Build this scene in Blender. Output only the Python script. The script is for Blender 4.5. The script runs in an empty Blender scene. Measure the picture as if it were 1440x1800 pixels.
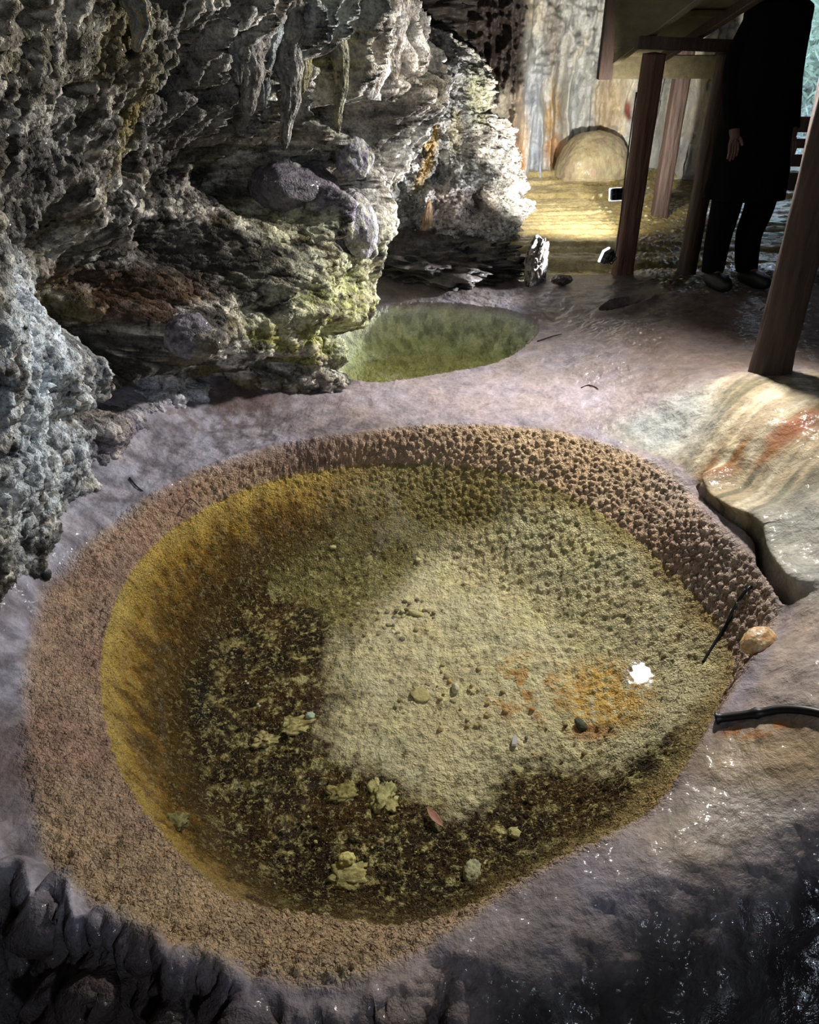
import bpy, bmesh, math, random
import numpy as np
from mathutils import Vector, Matrix

# ------------------------------------------------------------------ camera
C = bpy.context.scene.collection
SC = bpy.context.scene
F = 1350.0
PITCH = math.radians(32)
CH = 1.70                      # camera height above the water of the near pool
cp, sp_ = math.cos(PITCH), math.sin(PITCH)
cam = bpy.data.cameras.new('camera')
cam.sensor_fit = 'HORIZONTAL'; cam.sensor_width = 36; cam.lens = F / 1440 * 36
cam.clip_start = 0.02; cam.clip_end = 200
camo = bpy.data.objects.new('camera', cam); C.objects.link(camo)
camo.location = (0, 0, CH); camo.rotation_euler = (math.radians(58), 0, 0)
SC.camera = camo

SC.view_settings.view_transform = 'Standard'
SC.view_settings.look = 'None'
SC.view_settings.gamma = 1
SC.view_settings.use_curve_mapping = False
SC.view_settings.exposure = 0.0
SC.cycles.use_denoising = True
SC.cycles.max_bounces = 5
SC.cycles.diffuse_bounces = 2
SC.cycles.glossy_bounces = 2
SC.cycles.use_adaptive_sampling = True
SC.cycles.adaptive_threshold = 0.07
SC.cycles.transparent_max_bounces = 12
SC.cycles.sample_clamp_indirect = 4.0

# ------------------------------------------------------------------ world + lights
W = bpy.data.worlds.new('sky'); SC.world = W; W.use_nodes = True
wn = W.node_tree.nodes; bg = wn['Background']
bg.inputs[0].default_value = (0.62, 0.80, 1.0, 1); bg.inputs[1].default_value = 2.0

def aim(o, tgt):
    d = Vector(tgt) - Vector(o.location)
    o.rotation_euler = d.to_track_quat('-Z', 'Y').to_euler()

def light(kind, name, loc, tgt, power, col, **kw):
    l = bpy.data.lights.new(name, kind); l.energy = power; l.color = col
    for k, v in kw.items(): setattr(l, k, v)
    o = bpy.data.objects.new(name, l); C.objects.link(o); o.location = loc; aim(o, tgt)
    return o

LAMP = (1.50, 3.68, 1.84)       # floodlight hung under the ramp, over the near pool
SPOT_A = (1.365, 5.42, 0.79)    # upper spotlight on the post, faces the terraces
SPOT_B = (1.235, 5.02, 0.50)    # lower spotlight, faces the rock pillar
light('SPOT', 'pool_lamp_light', LAMP, (-0.60, 1.60, 0.2), 370, (1.0, 0.955, 0.90), shadow_soft_size=0.07, spot_size=math.radians(146), spot_blend=0.7)
light('SPOT', 'terrace_spot_light', (SPOT_A[0]-0.05, SPOT_A[1]+0.03, SPOT_A[2]+0.02), (1.35, 7.6, 1.25), 260, (1.0, 0.95, 0.86), shadow_soft_size=0.03, spot_size=math.radians(118), spot_blend=0.9)
light('SPOT', 'pillar_spot_light', (SPOT_B[0]-0.05, SPOT_B[1]+0.02, SPOT_B[2]+0.02), (-0.25, 4.8, 1.5), 330, (0.92, 0.95, 1.0), shadow_soft_size=0.03, spot_size=math.radians(132), spot_blend=0.8)
# daylight entering by the two mouths of the cave
light('AREA', 'daylight_right_mouth', (3.45, 7.7, 2.1), (0.6, 3.5, 0.2), 5, (0.72, 0.80, 1.0), shape='RECTANGLE', size=.8, size_y=.8)
light('AREA', 'daylight_rear_mouth', (1.5, -2.0, 2.45), (-0.9, 2.6, 0.7), 29, (0.76, 0.85, 1.0), shape='RECTANGLE', size=0.30, size_y=0.24)

# ------------------------------------------------------------------ projection helpers
def proj(x, y, z):
    d = y * cp - (z - CH) * sp_
    u = y * sp_ + (z - CH) * cp
    d = np.where(d < 1e-3, 1e-3, d)
    return 720 + F * x / d, 900 - F * u / d
def ray(px, py):
    a = (px - 720) / F; b = (900 - py) / F
    return a, cp + b * sp_, -sp_ + b * cp
def atz(px, py, z):
    x, y, w = ray(px, py); t = (z - CH) / w
    return (x * t, y * t, z)
def aty(px, py, Y):
    x, y, w = ray(px, py); t = Y / y
    return (x * t, Y, CH + w * t)

# ------------------------------------------------------------------ numpy noise
_rs = np.random.RandomState(7)
_perm = np.concatenate([_rs.permutation(256)] * 2).astype(np.int32)
_grad = _rs.normal(size=(256, 3)); _grad /= np.linalg.norm(_grad, axis=1)[:, None]
_grad = _grad.astype(np.float32)
def _h(i, j, k): return _perm[(_perm[(_perm[i & 255] + j) & 255] + k) & 255]
def perlin(x, y, z):
    x = np.asarray(x, np.float32); y = np.asarray(y, np.float32) + 0 * x; z = np.asarray(z, np.float32) + 0 * x
    xi = np.floor(x).astype(np.int32); yi = np.floor(y).astype(np.int32); zi = np.floor(z).astype(np.int32)
    xf = x - xi; yf = y - yi; zf = z - zi
    u = xf*xf*xf*(xf*(xf*6-15)+10); v = yf*yf*yf*(yf*(yf*6-15)+10); w = zf*zf*zf*(zf*(zf*6-15)+10)
    def g(a, b, c):
        G = _grad[_h(xi+a, yi+b, zi+c)]
        return G[..., 0]*(xf-a) + G[..., 1]*(yf-b) + G[..., 2]*(zf-c)
    x00 = g(0,0,0)*(1-u)+g(1,0,0)*u; x10 = g(0,1,0)*(1-u)+g(1,1,0)*u
    x01 = g(0,0,1)*(1-u)+g(1,0,1)*u; x11 = g(0,1,1)*(1-u)+g(1,1,1)*u
    return ((x00*(1-v)+x10*v)*(1-w) + (x01*(1-v)+x11*v)*w) * 1.6
def fbm(x, y, z, o=4, g=0.5):
    s = 0; a = 1; f = 1
    for i in range(o):
        s = s + a * perlin(x*f+i*7.3, y*f+i*3.1, z*f+i*5.7); a *= g; f *= 2.03
    return s
def ridged(x, y, z, o=4, g=0.55):
    s = 0; a = 1; f = 1; n = 0
    for i in range(o):
        s = s + a * (1 - np.abs(perlin(x*f+i*11.3, y*f+i*4.7, z*f+i*2.9)) * 2); n += a; a *= g; f *= 2.1
    return s / n
def worley(x, y, z, seed=0):
    """F1, F2 and the id of the nearest cell."""
    xi = np.floor(x).astype(np.int32); yi = np.floor(y).astype(np.int32); zi = np.floor(z).astype(np.int32)
    f1 = np.full(x.shape, 9., np.float32); f2 = np.full(x.shape, 9., np.float32); idc = np.zeros(x.shape, np.int32)
    for a in (-1, 0, 1):
        for b in (-1, 0, 1):
            for c in (-1, 0, 1):
                h = _h(xi+a+seed, yi+b, zi+c); h2 = _perm[(h + 57) & 255]; h3 = _perm[(h2 + 113) & 255]
                d = (xi+a+h/256.-x)**2 + (yi+b+h2/256.-y)**2 + (zi+c+h3/256.-z)**2
                m = d < f1
                f2 = np.where(m, f1, np.minimum(f2, d)); idc = np.where(m, h, idc); f1 = np.where(m, d, f1)
    return np.sqrt(f1), np.sqrt(f2), idc
def knobs(x, y, z, s, seed=0):
    f1, f2, _ = worley(x*s, y*s, z*s, seed)
    return np.clip((f2 - f1) * 2.2, 0, 1) ** 0.6 * np.clip(1.1 - f1, 0, 1)
def sst(a, b, x):
    t = np.clip((x - a) / (b - a), 0, 1); return t*t*(3-2*t)
def poly_sd(x, y, P):
    """signed distance to a closed polygon, negative inside."""
    P = np.array(P, float); n = len(P)
    d = np.full(x.shape, 1e9); s = np.ones(x.shape)
    for i in range(n):
        a = P[i]; b = P[(i+1) % n]; ex, ey = b - a
        wx = x - a[0]; wy = y - a[1]
        t = np.clip((wx*ex + wy*ey) / (ex*ex+ey*ey+1e-12), 0, 1)
        d = np.minimum(d, (wx-ex*t)**2 + (wy-ey*t)**2)
        c1 = y >= a[1]; c2 = y < b[1]; c3 = ex*wy > ey*wx
        s = np.where((c1 & c2 & c3) | (~c1 & ~c2 & ~c3), -s, s)
    return np.sqrt(d) * s
def line_d(x, y, P):
    P = np.array(P, float); d = np.full(x.shape, 1e9)
    for a, b in zip(P[:-1], P[1:]):
        ex, ey = b[0]-a[0], b[1]-a[1]; wx = x-a[0]; wy = y-a[1]
        t = np.clip((wx*ex+wy*ey)/(ex*ex+ey*ey+1e-12), 0, 1)
        d = np.minimum(d, (wx-ex*t)**2+(wy-ey*t)**2)
    return np.sqrt(d)
def smooth_closed(P, n=4):
    P = np.array(P, float)
    for _ in range(n // 2):
        Q = np.roll(P, -1, 0); R = np.empty((len(P)*2, P.shape[1])); R[0::2] = P*.75+Q*.25; R[1::2] = P*.25+Q*.75; P = R
    return P
class RBF:
    def __init__(s, pts, vals, c=0.15, lam=1e-3):
        s.p = np.array(pts, float); s.c = c; v = np.array(vals, float); s.m = v.mean()
        n = len(s.p); r = np.sqrt(((s.p[:, None]-s.p[None])**2).sum(-1)+c*c)
        A = np.zeros((n+3, n+3)); A[:n, :n] = -r - lam*np.eye(n); A[:n, n] = 1; A[:n, n+1:] = s.p
        A[n, :n] = 1; A[n+1:, :n] = s.p.T
        s.w = np.linalg.solve(A, np.concatenate([v, [0, 0, 0]]))
    def __call__(s, x, y):
        o = s.w[len(s.p)] + s.w[-2]*x + s.w[-1]*y
        for (a, b), w in zip(s.p, s.w): o = o - w*np.sqrt((x-a)**2+(y-b)**2+s.c**2)
        return o
def blob(px, py, cx, cy, rx, ry, a=0, soft=0.5):
    """1 inside an ellipse, 0 outside."""
    a = math.radians(a); dx = px-cx; dy = py-cy
    u = (dx*math.cos(a)+dy*math.sin(a))/rx; v = (-dx*math.sin(a)+dy*math.cos(a))/ry
    return 1 - sst(1-soft, 1+soft, np.sqrt(u*u+v*v))
def lin(h):
    h = h.lstrip('#'); c = [int(h[i:i+2], 16)/255 for i in (0, 2, 4)]
    return np.array([v/12.92 if v <= .04045 else ((v+.055)/1.055)**2.4 for v in c])
def mixc(col, c, m):
    if isinstance(c, str): c = lin(c)
    return col + (np.asarray(c) - col) * np.clip(m, 0, 1)[..., None]

# ------------------------------------------------------------------ mesh helpers
def tag(o, label=None, cat=None, group=None, kind=None):
    if label: o['label'] = label
    if cat: o['category'] = cat
    if group: o['group'] = group
    if kind: o['kind'] = kind
    return o
def link(name, me, mat=None, parent=None):
    o = bpy.data.objects.new(name, me); C.objects.link(o)
    if mat: me.materials.append(mat)
    if parent: o.parent = parent
    return o
def grid_mesh(name, X, Y, Z, mat, col=None, wet=None, pop=None, silt=None, flip=False, closed=False, mask=None, parent=None):
    n, m = X.shape
    me = bpy.data.meshes.new(name)
    idx = np.arange(n*m, dtype=np.int32).reshape(n, m)
    if closed: idx = np.concatenate([idx, idx[:1]], 0)
    a = idx[:-1, :-1].ravel(); b = idx[1:, :-1].ravel(); c = idx[1:, 1:].ravel(); d = idx[:-1, 1:].ravel()
    q = np.stack([a, d, c, b] if flip else [a, b, c, d], 1)
    if mask is not None:
        mk = mask.ravel(); q = q[mk[q].all(1)]
    co = np.stack([X, Y, Z], -1).reshape(-1, 3)
    me.vertices.add(len(co)); me.vertices.foreach_set('co', co.astype(np.float32).ravel())
    me.loops.add(len(q)*4); me.loops.foreach_set('vertex_index', q.ravel().astype(np.int32))
    me.polygons.add(len(q)); me.polygons.foreach_set('loop_start', np.arange(0, len(q)*4, 4, dtype=np.int32))
    me.polygons.foreach_set('use_smooth', np.ones(len(q), bool))
    me.update(calc_edges=True)
    if col is not None:
        at = me.color_attributes.new('Col', 'FLOAT_COLOR', 'POINT')
        at.data.foreach_set('color', np.concatenate([np.clip(col, 0, 1), np.ones(col.shape[:-1]+(1,))], -1).astype(np.float32).ravel())
    for nm, v in (('wet', wet), ('pop', pop), ('silt', silt)):
        if v is not None:
            at = me.attributes.new(nm, 'FLOAT', 'POINT'); at.data.foreach_set('value', (v + np.zeros(X.shape)).astype(np.float32).ravel())
    return link(name, me, mat, parent)
def normals(X, Y, Z):
    ax = np.stack([np.gradient(A, axis=0) for A in (X, Y, Z)], -1)
    ay = np.stack([np.gradient(A, axis=1) for A in (X, Y, Z)], -1)
    n = np.cross(ax, ay); return n / (np.linalg.norm(n, axis=-1, keepdims=True)+1e-9)

# ------------------------------------------------------------------ materials
def newmat(name):
    m = bpy.data.materials.new(name); m.use_nodes = True
    nt = m.node_tree; return m, nt, nt.nodes['Principled BSDF'], nt.links
def math_n(nt, op, a, b=None, v=None, clamp=False):
    n = nt.nodes.new('ShaderNodeMath'); n.operation = op; n.use_clamp = clamp
    for i, s in enumerate((a, b)):
        if s is None: continue
        if isinstance(s, (int, float)): n.inputs[i].default_value = s
        else: nt.links.new(s, n.inputs[i])
    return n.outputs[0]
def noise_n(nt, vec, scale, detail=4, rough=0.6, dist=0.0):
    n = nt.nodes.new('ShaderNodeTexNoise'); n.inputs['Scale'].default_value = scale
    n.inputs['Detail'].default_value = detail; n.inputs['Roughness'].default_value = rough; n.inputs['Distortion'].default_value = dist
    nt.links.new(vec, n.inputs['Vector']); return n.outputs['Fac']
def maprange(nt, v, a, b, c, d):
    n = nt.nodes.new('ShaderNodeMapRange'); nt.links.new(v, n.inputs[0])
    for i, k in enumerate((a, b, c, d)): n.inputs[i+1].default_value = k
    return n.outputs[0]
def rock_mat(name, cell=85, silt=False, tex=1.0, bump=1.0, dry=0.85, wetr=0.22, coatbump=1.0, stretch=(1, 1, 1), contrast=0.45, fine=1.0):
    m, nt, P, L = newmat(name)
    g = nt.nodes.new('ShaderNodeNewGeometry')
    mp = nt.nodes.new('ShaderNodeMapping'); mp.inputs['Scale'].default_value = stretch
    L.new(g.outputs['Position'], mp.inputs[0]); vec = mp.outputs[0]; raw = g.outputs['Position']
    ca = nt.nodes.new('ShaderNodeAttribute'); ca.attribute_name = 'Col'
    wa = nt.nodes.new('ShaderNodeAttribute'); wa.attribute_name = 'wet'
    pa = nt.nodes.new('ShaderNodeAttribute'); pa.attribute_name = 'pop'
    n1 = noise_n(nt, vec, 14*tex, 5, 0.68, 0.3); n2 = noise_n(nt, vec, 70*tex, 3, 0.7)
    f = math_n(nt, 'ADD', maprange(nt, n1, .3, .7, 1-contrast, 1+contrast), maprange(nt, n2, .3, .7, -contrast*.55, contrast*.55))
    mul = nt.nodes.new('ShaderNodeVectorMath'); mul.operation = 'SCALE'; L.new(ca.outputs['Color'], mul.inputs[0]); L.new(f, mul.inputs['Scale'])
    if silt:
        sa = nt.nodes.new('ShaderNodeAttribute'); sa.attribute_name = 'silt'
        for sc_, lo, hi, cc, am in ((42, .54, .62, '#bdb580', .75), (150, .60, .66, '#d8d2a0', .8), (75, .44, .36, '#1e150a', .7)):
            q = math_n(nt, 'MULTIPLY', maprange(nt, noise_n(nt, raw, sc_, 4, .72, .6), lo, hi, 0, 1), math_n(nt, 'MULTIPLY', sa.outputs['Fac'], am))
            mx = nt.nodes.new('ShaderNodeMix'); mx.data_type = 'RGBA'; L.new(q, mx.inputs[0]); L.new(mul.outputs[0] if sc_ == 42 else last, mx.inputs[6])
            mx.inputs[7].default_value = (*lin(cc), 1); last = mx.outputs[2]
    # slow shift of hue, ochre to blue grey
    hs = nt.nodes.new('ShaderNodeMix'); hs.data_type = 'RGBA'; hs.blend_type = 'MULTIPLY'
    cr = nt.nodes.new('ShaderNodeValToRGB'); cr.color_ramp.elements[0].position = .35; cr.color_ramp.elements[0].color = (1.0, .9, .76, 1)
    cr.color_ramp.elements[1].position = .65; cr.color_ramp.elements[1].color = (.9, .95, 1.0, 1)
    L.new(noise_n(nt, vec, 5*tex, 4, .6), cr.inputs[0]); hs.inputs[0].default_value = .45
    L.new(last if silt else mul.outputs[0], hs.inputs[6]); L.new(cr.outputs[0], hs.inputs[7]); L.new(hs.outputs[2], P.inputs['Base Color'])
    rn = noise_n(nt, raw, 30, 3)
    rr = nt.nodes.new('ShaderNodeMix'); rr.data_type = 'FLOAT'; L.new(wa.outputs['Fac'], rr.inputs[0]); rr.inputs[2].default_value = dry; rr.inputs[3].default_value = wetr
    L.new(math_n(nt, 'ADD', rr.outputs[0], maprange(nt, rn, .3, .7, -.06, .08)), P.inputs['Roughness'])
    L.new(maprange(nt, wa.outputs['Fac'], 0, 1, 0.2, .75), P.inputs['Specular IOR Level'])
    dn = nt.nodes.new('ShaderNodeVectorMath'); dn.operation = 'ADD'; L.new(raw, dn.inputs[0])
    nn = nt.nodes.new('ShaderNodeTexNoise'); nn.inputs['Scale'].default_value = 60; L.new(raw, nn.inputs['Vector'])
    sc = nt.nodes.new('ShaderNodeVectorMath'); sc.operation = 'SCALE'; sc.inputs['Scale'].default_value = 0.008; L.new(nn.outputs['Color'], sc.inputs[0]); L.new(sc.outputs[0], dn.inputs[1])
    kn = None
    for q_, am in (((cell, 1.0), (cell*2.1, .42)) if silt else ((cell, 1.0),)):
        v = nt.nodes.new('ShaderNodeTexVoronoi'); v.feature = 'DISTANCE_TO_EDGE'; v.inputs['Scale'].default_value = q_
        L.new(dn.outputs[0], v.inputs['Vector'])
        e = math_n(nt, 'MULTIPLY', math_n(nt, 'POWER', math_n(nt, 'MULTIPLY', v.outputs['Distance'], 2.0, clamp=True), .75), am)
        kn = e if kn is None else math_n(nt, 'ADD', kn, e)
    kn = math_n(nt, 'MULTIPLY', kn, pa.outputs['Fac'])
    h = math_n(nt, 'MULTIPLY', kn, .0075)
    h = math_n(nt, 'ADD', h, math_n(nt, 'MULTIPLY', n1, .016*bump)); h = math_n(nt, 'ADD', h, math_n(nt, 'MULTIPLY', n2, .0045*bump*fine))
    b = nt.nodes.new('ShaderNodeBump'); b.inputs['Strength'].default_value = 1; b.inputs['Distance'].default_value = 1; L.new(h, b.inputs['Height'])
    L.new(b.outputs[0], P.inputs['Normal'])
    # water film
    L.new(math_n(nt, 'MULTIPLY', wa.outputs['Fac'], .8), P.inputs['Coat Weight']); P.inputs['Coat Roughness'].default_value = .045
    b2 = nt.nodes.new('ShaderNodeBump'); b2.inputs['Strength'].default_value = 1; b2.inputs['Distance'].default_value = 1
    L.new(math_n(nt, 'ADD', math_n(nt, 'MULTIPLY', noise_n(nt, raw, 13, 3, .6), .011*coatbump), math_n(nt, 'MULTIPLY', n2, .0010*coatbump)), b2.inputs['Height'])
    L.new(b2.outputs[0], P.inputs['Coat Normal'])
    return m
M_floor = rock_mat('limestone_floor', cell=80, silt=True, bump=.6, contrast=.34, wetr=.20)
M_wall = rock_mat('rough_limestone', cell=55, bump=1.9, contrast=.8, dry=.9, fine=1.6)
M_back = rock_mat('wet_flowstone', cell=60, tex=.7, bump=.6, contrast=.3, stretch=(1, 1, .3))
def plain(name, col, rough=.6, metal=0, noise=.3, scale=30, bump=.0, stretch=(1, 1, 1), emit=None, spec=.5):
    m, nt, P, L = newmat(name)
    tc = nt.nodes.new('ShaderNodeTexCoord'); mp = nt.nodes.new('ShaderNodeMapping'); mp.inputs['Scale'].default_value = stretch
    L.new(tc.outputs['Object'], mp.inputs[0])
    n = noise_n(nt, mp.outputs[0], scale, 6, .65)
    c = lin(col) if isinstance(col, str) else np.array(col)
    cr = nt.nodes.new('ShaderNodeValToRGB'); cr.color_ramp.elements[0].position = .3; cr.color_ramp.elements[1].position = .7
    cr.color_ramp.elements[0].color = (*(c*(1-noise)), 1); cr.color_ramp.elements[1].color = (*np.clip(c*(1+noise), 0, 1), 1)
    L.new(n, cr.inputs[0]); L.new(cr.outputs[0], P.inputs['Base Color'])
    P.inputs['Roughness'].default_value = rough; P.inputs['Metallic'].default_value = metal; P.inputs['Specular IOR Level'].default_value = spec
    if bump:
        b = nt.nodes.new('ShaderNodeBump'); b.inputs['Distance'].default_value = bump; L.new(n, b.inputs['Height']); L.new(b.outputs[0], P.inputs['Normal'])
    if emit:
        P.inputs['Emission Color'].default_value = (*emit[0], 1); P.inputs['Emission Strength'].default_value = emit[1]
    return m
def water_mat(name, tint, ior=1.42, rip=.0015, rs=7):
    m = bpy.data.materials.new(name); m.use_nodes = True; nt = m.node_tree; L = nt.links
    nt.nodes.remove(nt.nodes['Principled BSDF']); out = nt.nodes['Material Output']
    t = nt.nodes.new('ShaderNodeBsdfTransparent'); t.inputs[0].default_value = (*tint, 1)
    g = nt.nodes.new('ShaderNodeBsdfGlossy'); g.inputs['Roughness'].default_value = .02; g.inputs['Color'].default_value = (1, 1, 1, 1)
    fr = nt.nodes.new('ShaderNodeFresnel'); mx = nt.nodes.new('ShaderNodeMixShader'); geo = nt.nodes.new('ShaderNodeNewGeometry')
    # same reflectance seen from above and from below the thin surface
    L.new(maprange(nt, geo.outputs['Backfacing'], 0, 1, ior, 1/ior), fr.inputs['IOR'])
    b = nt.nodes.new('ShaderNodeBump'); b.inputs['Distance'].default_value = rip; L.new(noise_n(nt, geo.outputs['Position'], rs, 3, .5), b.inputs['Height'])
    L.new(b.outputs[0], g.inputs['Normal']); L.new(b.outputs[0], fr.inputs['Normal'])
    L.new(fr.outputs[0], mx.inputs[0]); L.new(t.outputs[0], mx.inputs[1]); L.new(g.outputs[0], mx.inputs[2]); L.new(mx.outputs[0], out.inputs[0])
    return m

# ------------------------------------------------------------------ outlines of the pools (world plan)
W1px = [(175,1200),(182,1120),(205,1050),(240,990),(300,930),(400,872),(500,838),(620,818),(720,814),(850,822),(960,850),(1060,900),(1140,965),(1210,1030),(1265,1100),(1300,1170),(1262,1250),(1232,1310),(1190,1385),(1150,1440),(1075,1482),(950,1540),(880,1580),(790,1618),(690,1632),(600,1614),(500,1604),(400,1580),(330,1515),(270,1450),(220,1380),(188,1290)]
W1 = [atz(px, py, 0)[:2] for px, py in W1px]
R1px = [(45,1150,.15),(60,1070,.15),(100,1000,.15),(180,930,.15),(270,862,.15),(370,815,.15),(480,782,.15),(600,762,.15),(720,748,.15),(850,744,.15),(960,753,.155),(1060,775,.16),(1140,805,.17),(1205,850,.18),(1245,905,.19),(1310,960,.20),(1360,1030,.20),(1375,1085,.19),(1330,1145,.17),(1290,1215,.15),(1258,1262,.14),(1228,1315,.13),(1186,1378,.12),(1145,1434,.12),(1070,1474,.12),(945,1533,.12),(800,1640,.13),(690,1712,.14),(560,1740,.14),(400,1712,.14),(260,1660,.14),(160,1600,.14),(85,1530,.14),(50,1440,.145),(38,1340,.15),(36,1240,.15)]
R1 = [atz(px, py, z)[:2] for px, py, z in R1px]
W1 = smooth_closed(W1, 2); R1 = smooth_closed(R1, 2)
# pool two
R2px = [(600,560,.22),(640,542,.23),(700,532,.24),(800,534,.25),(900,548,.25),(950,566,.22),(945,592,.20),(905,625,.19),(860,643,.18),(790,655,.17),(720,668,.17),(660,676,.17),(600,664,.17),(560,650,.18),(555,610,.2)]
R2 = smooth_closed([atz(px, py, z)[:2] for px, py, z in R2px], 2)
CRK = [atz(px, py, .2)[:2] for px, py in [(1228,852),(1245,880),(1275,912),(1310,938),(1332,960),(1345,992),(1365,1025),(1383,1058)]]

HOL = atz(1098, 545, .31)[:2]
# base terrain: height control points
H = []
for px, py, z in R1px: H.append(atz(px, py, z))
for px, py, z in R2px: H.append(atz(px, py, z+.005))
for px, py, z in [(0,1000,.28),(60,900,.28),(130,790,.3),(220,735,.3),(300,690,.3),(420,655,.28),(500,660,.22),(150,880,.2),(250,800,.2),(380,740,.18),(0,1100,.2),(0,1250,.17),
                  (550,700,.165),(700,700,.16),(850,690,.165),(1000,690,.19),(1000,620,.23),(1100,690,.24),(1150,640,.30),(1100,600,.31),(1040,540,.31),(960,510,.29),(880,505,.28),
                  (1050,500,.33),(1100,480,.35),(1210,490,.38),(1300,520,.40),(1345,650,.42),(1200,560,.37),(1250,650,.38),(1200,700,.33),(1300,700,.42),(1440,700,.50),(1380,690,.47),
                  (1300,780,.34),(1440,780,.44),(1200,760,.25),(1150,770,.2),(1300,860,.25),(1440,900,.35),(1390,980,.25),(1440,1050,.27),(1420,1130,.25),(1440,1230,.26),(1350,1190,.2),(1340,1300,.19),
                  (1440,1350,.22),(1320,1400,.16),(1200,1480,.145),(1440,1480,.17),(1060,1560,.135),(1300,1540,.13)]:
    H.append(atz(px, py, z))
H += [(-3.2,1,.4),(-3.2,5,.5),(-3,8,.6),(-1.5,6,.5),(-.6,5.4,.42),(0,5.6,.42),(.6,5.6,.4),(3.8,1,.1),(3.8,3,.25),(2.7,3.6,.30),(3.8,5,.4),(2.6,5.5,.42),(3.8,7.5,.6),(2.2,1.2,.2),(2.3,2.2,.35),
      (1.0,5.3,.30),(1.6,5.8,.36),(1.0,8.5,.62),(2.4,8.5,.65),(1.6,7.2,.52),(2.2,6.5,.46),(0,8.5,.6)]
base = RBF([(p[0], p[1]) for p in H], [p[2] for p in H], c=.12, lam=2e-3)
CREST = np.array([atz(px, py, .14)[:2] for px, py in [(-260,1440),(-60,1470),(40,1530),(150,1610),(250,1650),(340,1694),(470,1728),(560,1752),(640,1745),(700,1715),(780,1660),(900,1605),(1010,1570),(1150,1520),(1300,1470),(1440,1420),(1700,1380),(2100,1350)]])

def lumps(x, y, z):      # rows of hanging knobbly columns at the near edge
    return fbm(x*9, y*9, 2.2, 3)

def floor_height(x, y, detail=True):
    z = base(x, y)
    sdW = poly_sd(x, y, W1); sdR = poly_sd(x, y, R1); sdP = poly_sd(x, y, R2)
    # far terraces of rimstone
    tm = sst(5.15, 5.35, y) * sst(.55, .75, x)
    wob = .10*perlin(x*1.1, y*.7, 3.) + .03*perlin(x*5, y*2, 8.)
    yy = y + wob
    st = np.zeros(x.shape)
    for y0, h, w in ((5.50,.055,.10),(5.78,.05,.10),(6.15,.04,.25),(6.55,.035,.3),(7.10,.05,.12),(7.42,.045,.15),(7.62,.05,.1)):
        st += h * sst(y0-w/2, y0+w/2, yy)
    st += .006*np.sin(yy*70+2*perlin(x*3, y*3, 1.))*sst(5.4, 5.6, y)
    z = z*(1-tm) + (.285+st)*tm
    # near edge falls away towards the photographer
    cy = np.interp(x, CREST[:, 0], CREST[:, 1])
    col = np.abs(perlin(x*6.5, 4.1, 0.5+y*2.5))*2 + .35*np.abs(perlin(x*19, y*5, 2.5))*2
    left = 1 - sst(-.05, .22, x)
    s = cy - y + left*(.030 - .085*(1-np.clip(col, 0, 1)))
    drop = np.where(s > 0, np.where(s < .30, s*s*2.1, .189+(s-.30)*1.3), 0)
    dropL = np.where(s > 0, np.sqrt(s*s+.0004)-.02 + 1.2*s*s, 0)*1.25
    ridge = left*.05*np.exp(-(s/.035)**2)*sst(-.2, -.5, x)
    z = z - np.minimum(left*dropL + (1-left)*drop, .62+.1*np.sin(x*2)) + ridge
    # low mounds
    z = z + .020*fbm(x*2.2, y*2.2, .3, 3)*sst(.0, .25, np.minimum(sdR, sdP))*sst(0, .2, sdP)*(1-tm)
    zr = z.copy()
    # bowl of the near pool
    t = np.clip(sdW / (sdW - sdR + 1e-6), 0, 1); inb = sdR < 0
    g = 1-(1-t)**1.7
    zb = z*g
    dep = .36 + .05*sst(0, -.8, x) - .10*sst(.0, .9, x)
    w = .30 + .25*sst(.2, .9, x) + .15*sst(2.2, 2.9, y)
    e = np.clip(-sdW/w, 0, 1)
    zu = -dep*(1-(1-e)**1.9)
    zb = np.where(sdW < 0, zu, zb)
    z = np.where(inb, zb, z)
    # bowl of the second pool
    e2 = np.clip(-sdP/.20, 0, 1)
    far = sst(4.3, 4.7, y)
    zp = zr - (.17*far + .13*(1-far) + .05)*(1-(1-e2)**(1.5)) - .05*np.clip((-sdP-.12)/.4, 0, 1)
    z = np.where(sdP < 0, zp, z)
    # small lens-shaped hollow with a raised lip by the posts
    hx, hy = HOL; q = math.radians(20)
    hu = ((x-hx)*math.cos(q)+(y-hy)*math.sin(q))/.17; hv = (-(x-hx)*math.sin(q)+(y-hy)*math.cos(q))/.085
    hr = np.sqrt(hu*hu+hv*hv)
    z = z + .026*np.exp(-((hr-1)/.2)**2) - .16*sst(1., .82, hr)
    # undercut crack on the right of the pool
    dc = line_d(x, y, CRK)
    along = np.clip((x - CRK[0][0]) / (CRK[-1][0]-CRK[0][0]), 0, 1)
    wd = .0065 + .016*along*along
    z = z - (.07+.11*along)*np.exp(-(dc/wd)**4)
    return z, sdW, sdR, sdP, s, tm, dc, left

def axis(segs):
    out = []
    for a, b, h in segs: out.append(np.arange(a, b, h))
    out.append([segs[-1][1]]); return np.concatenate(out)
xs = axis([(-3.2,-1.5,.04),(-1.5,-1.25,.010),(-1.25,1.30,.0039),(1.30,2.3,.010),(2.3,3.9,.04)])
ys = axis([(-2.6,.15,.05),(.15,.55,.02),(.55,3.25,.0039),(3.25,5.0,.008),(5.0,7.9,.014),(7.9,9.0,.06)])
X, Y = np.meshgrid(xs, ys, indexing='ij')
Z, sdW, sdR, sdP, S, TM, DC, LEFT = floor_height(X, Y)
PX, PY = proj(X, Y, Z)
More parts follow.
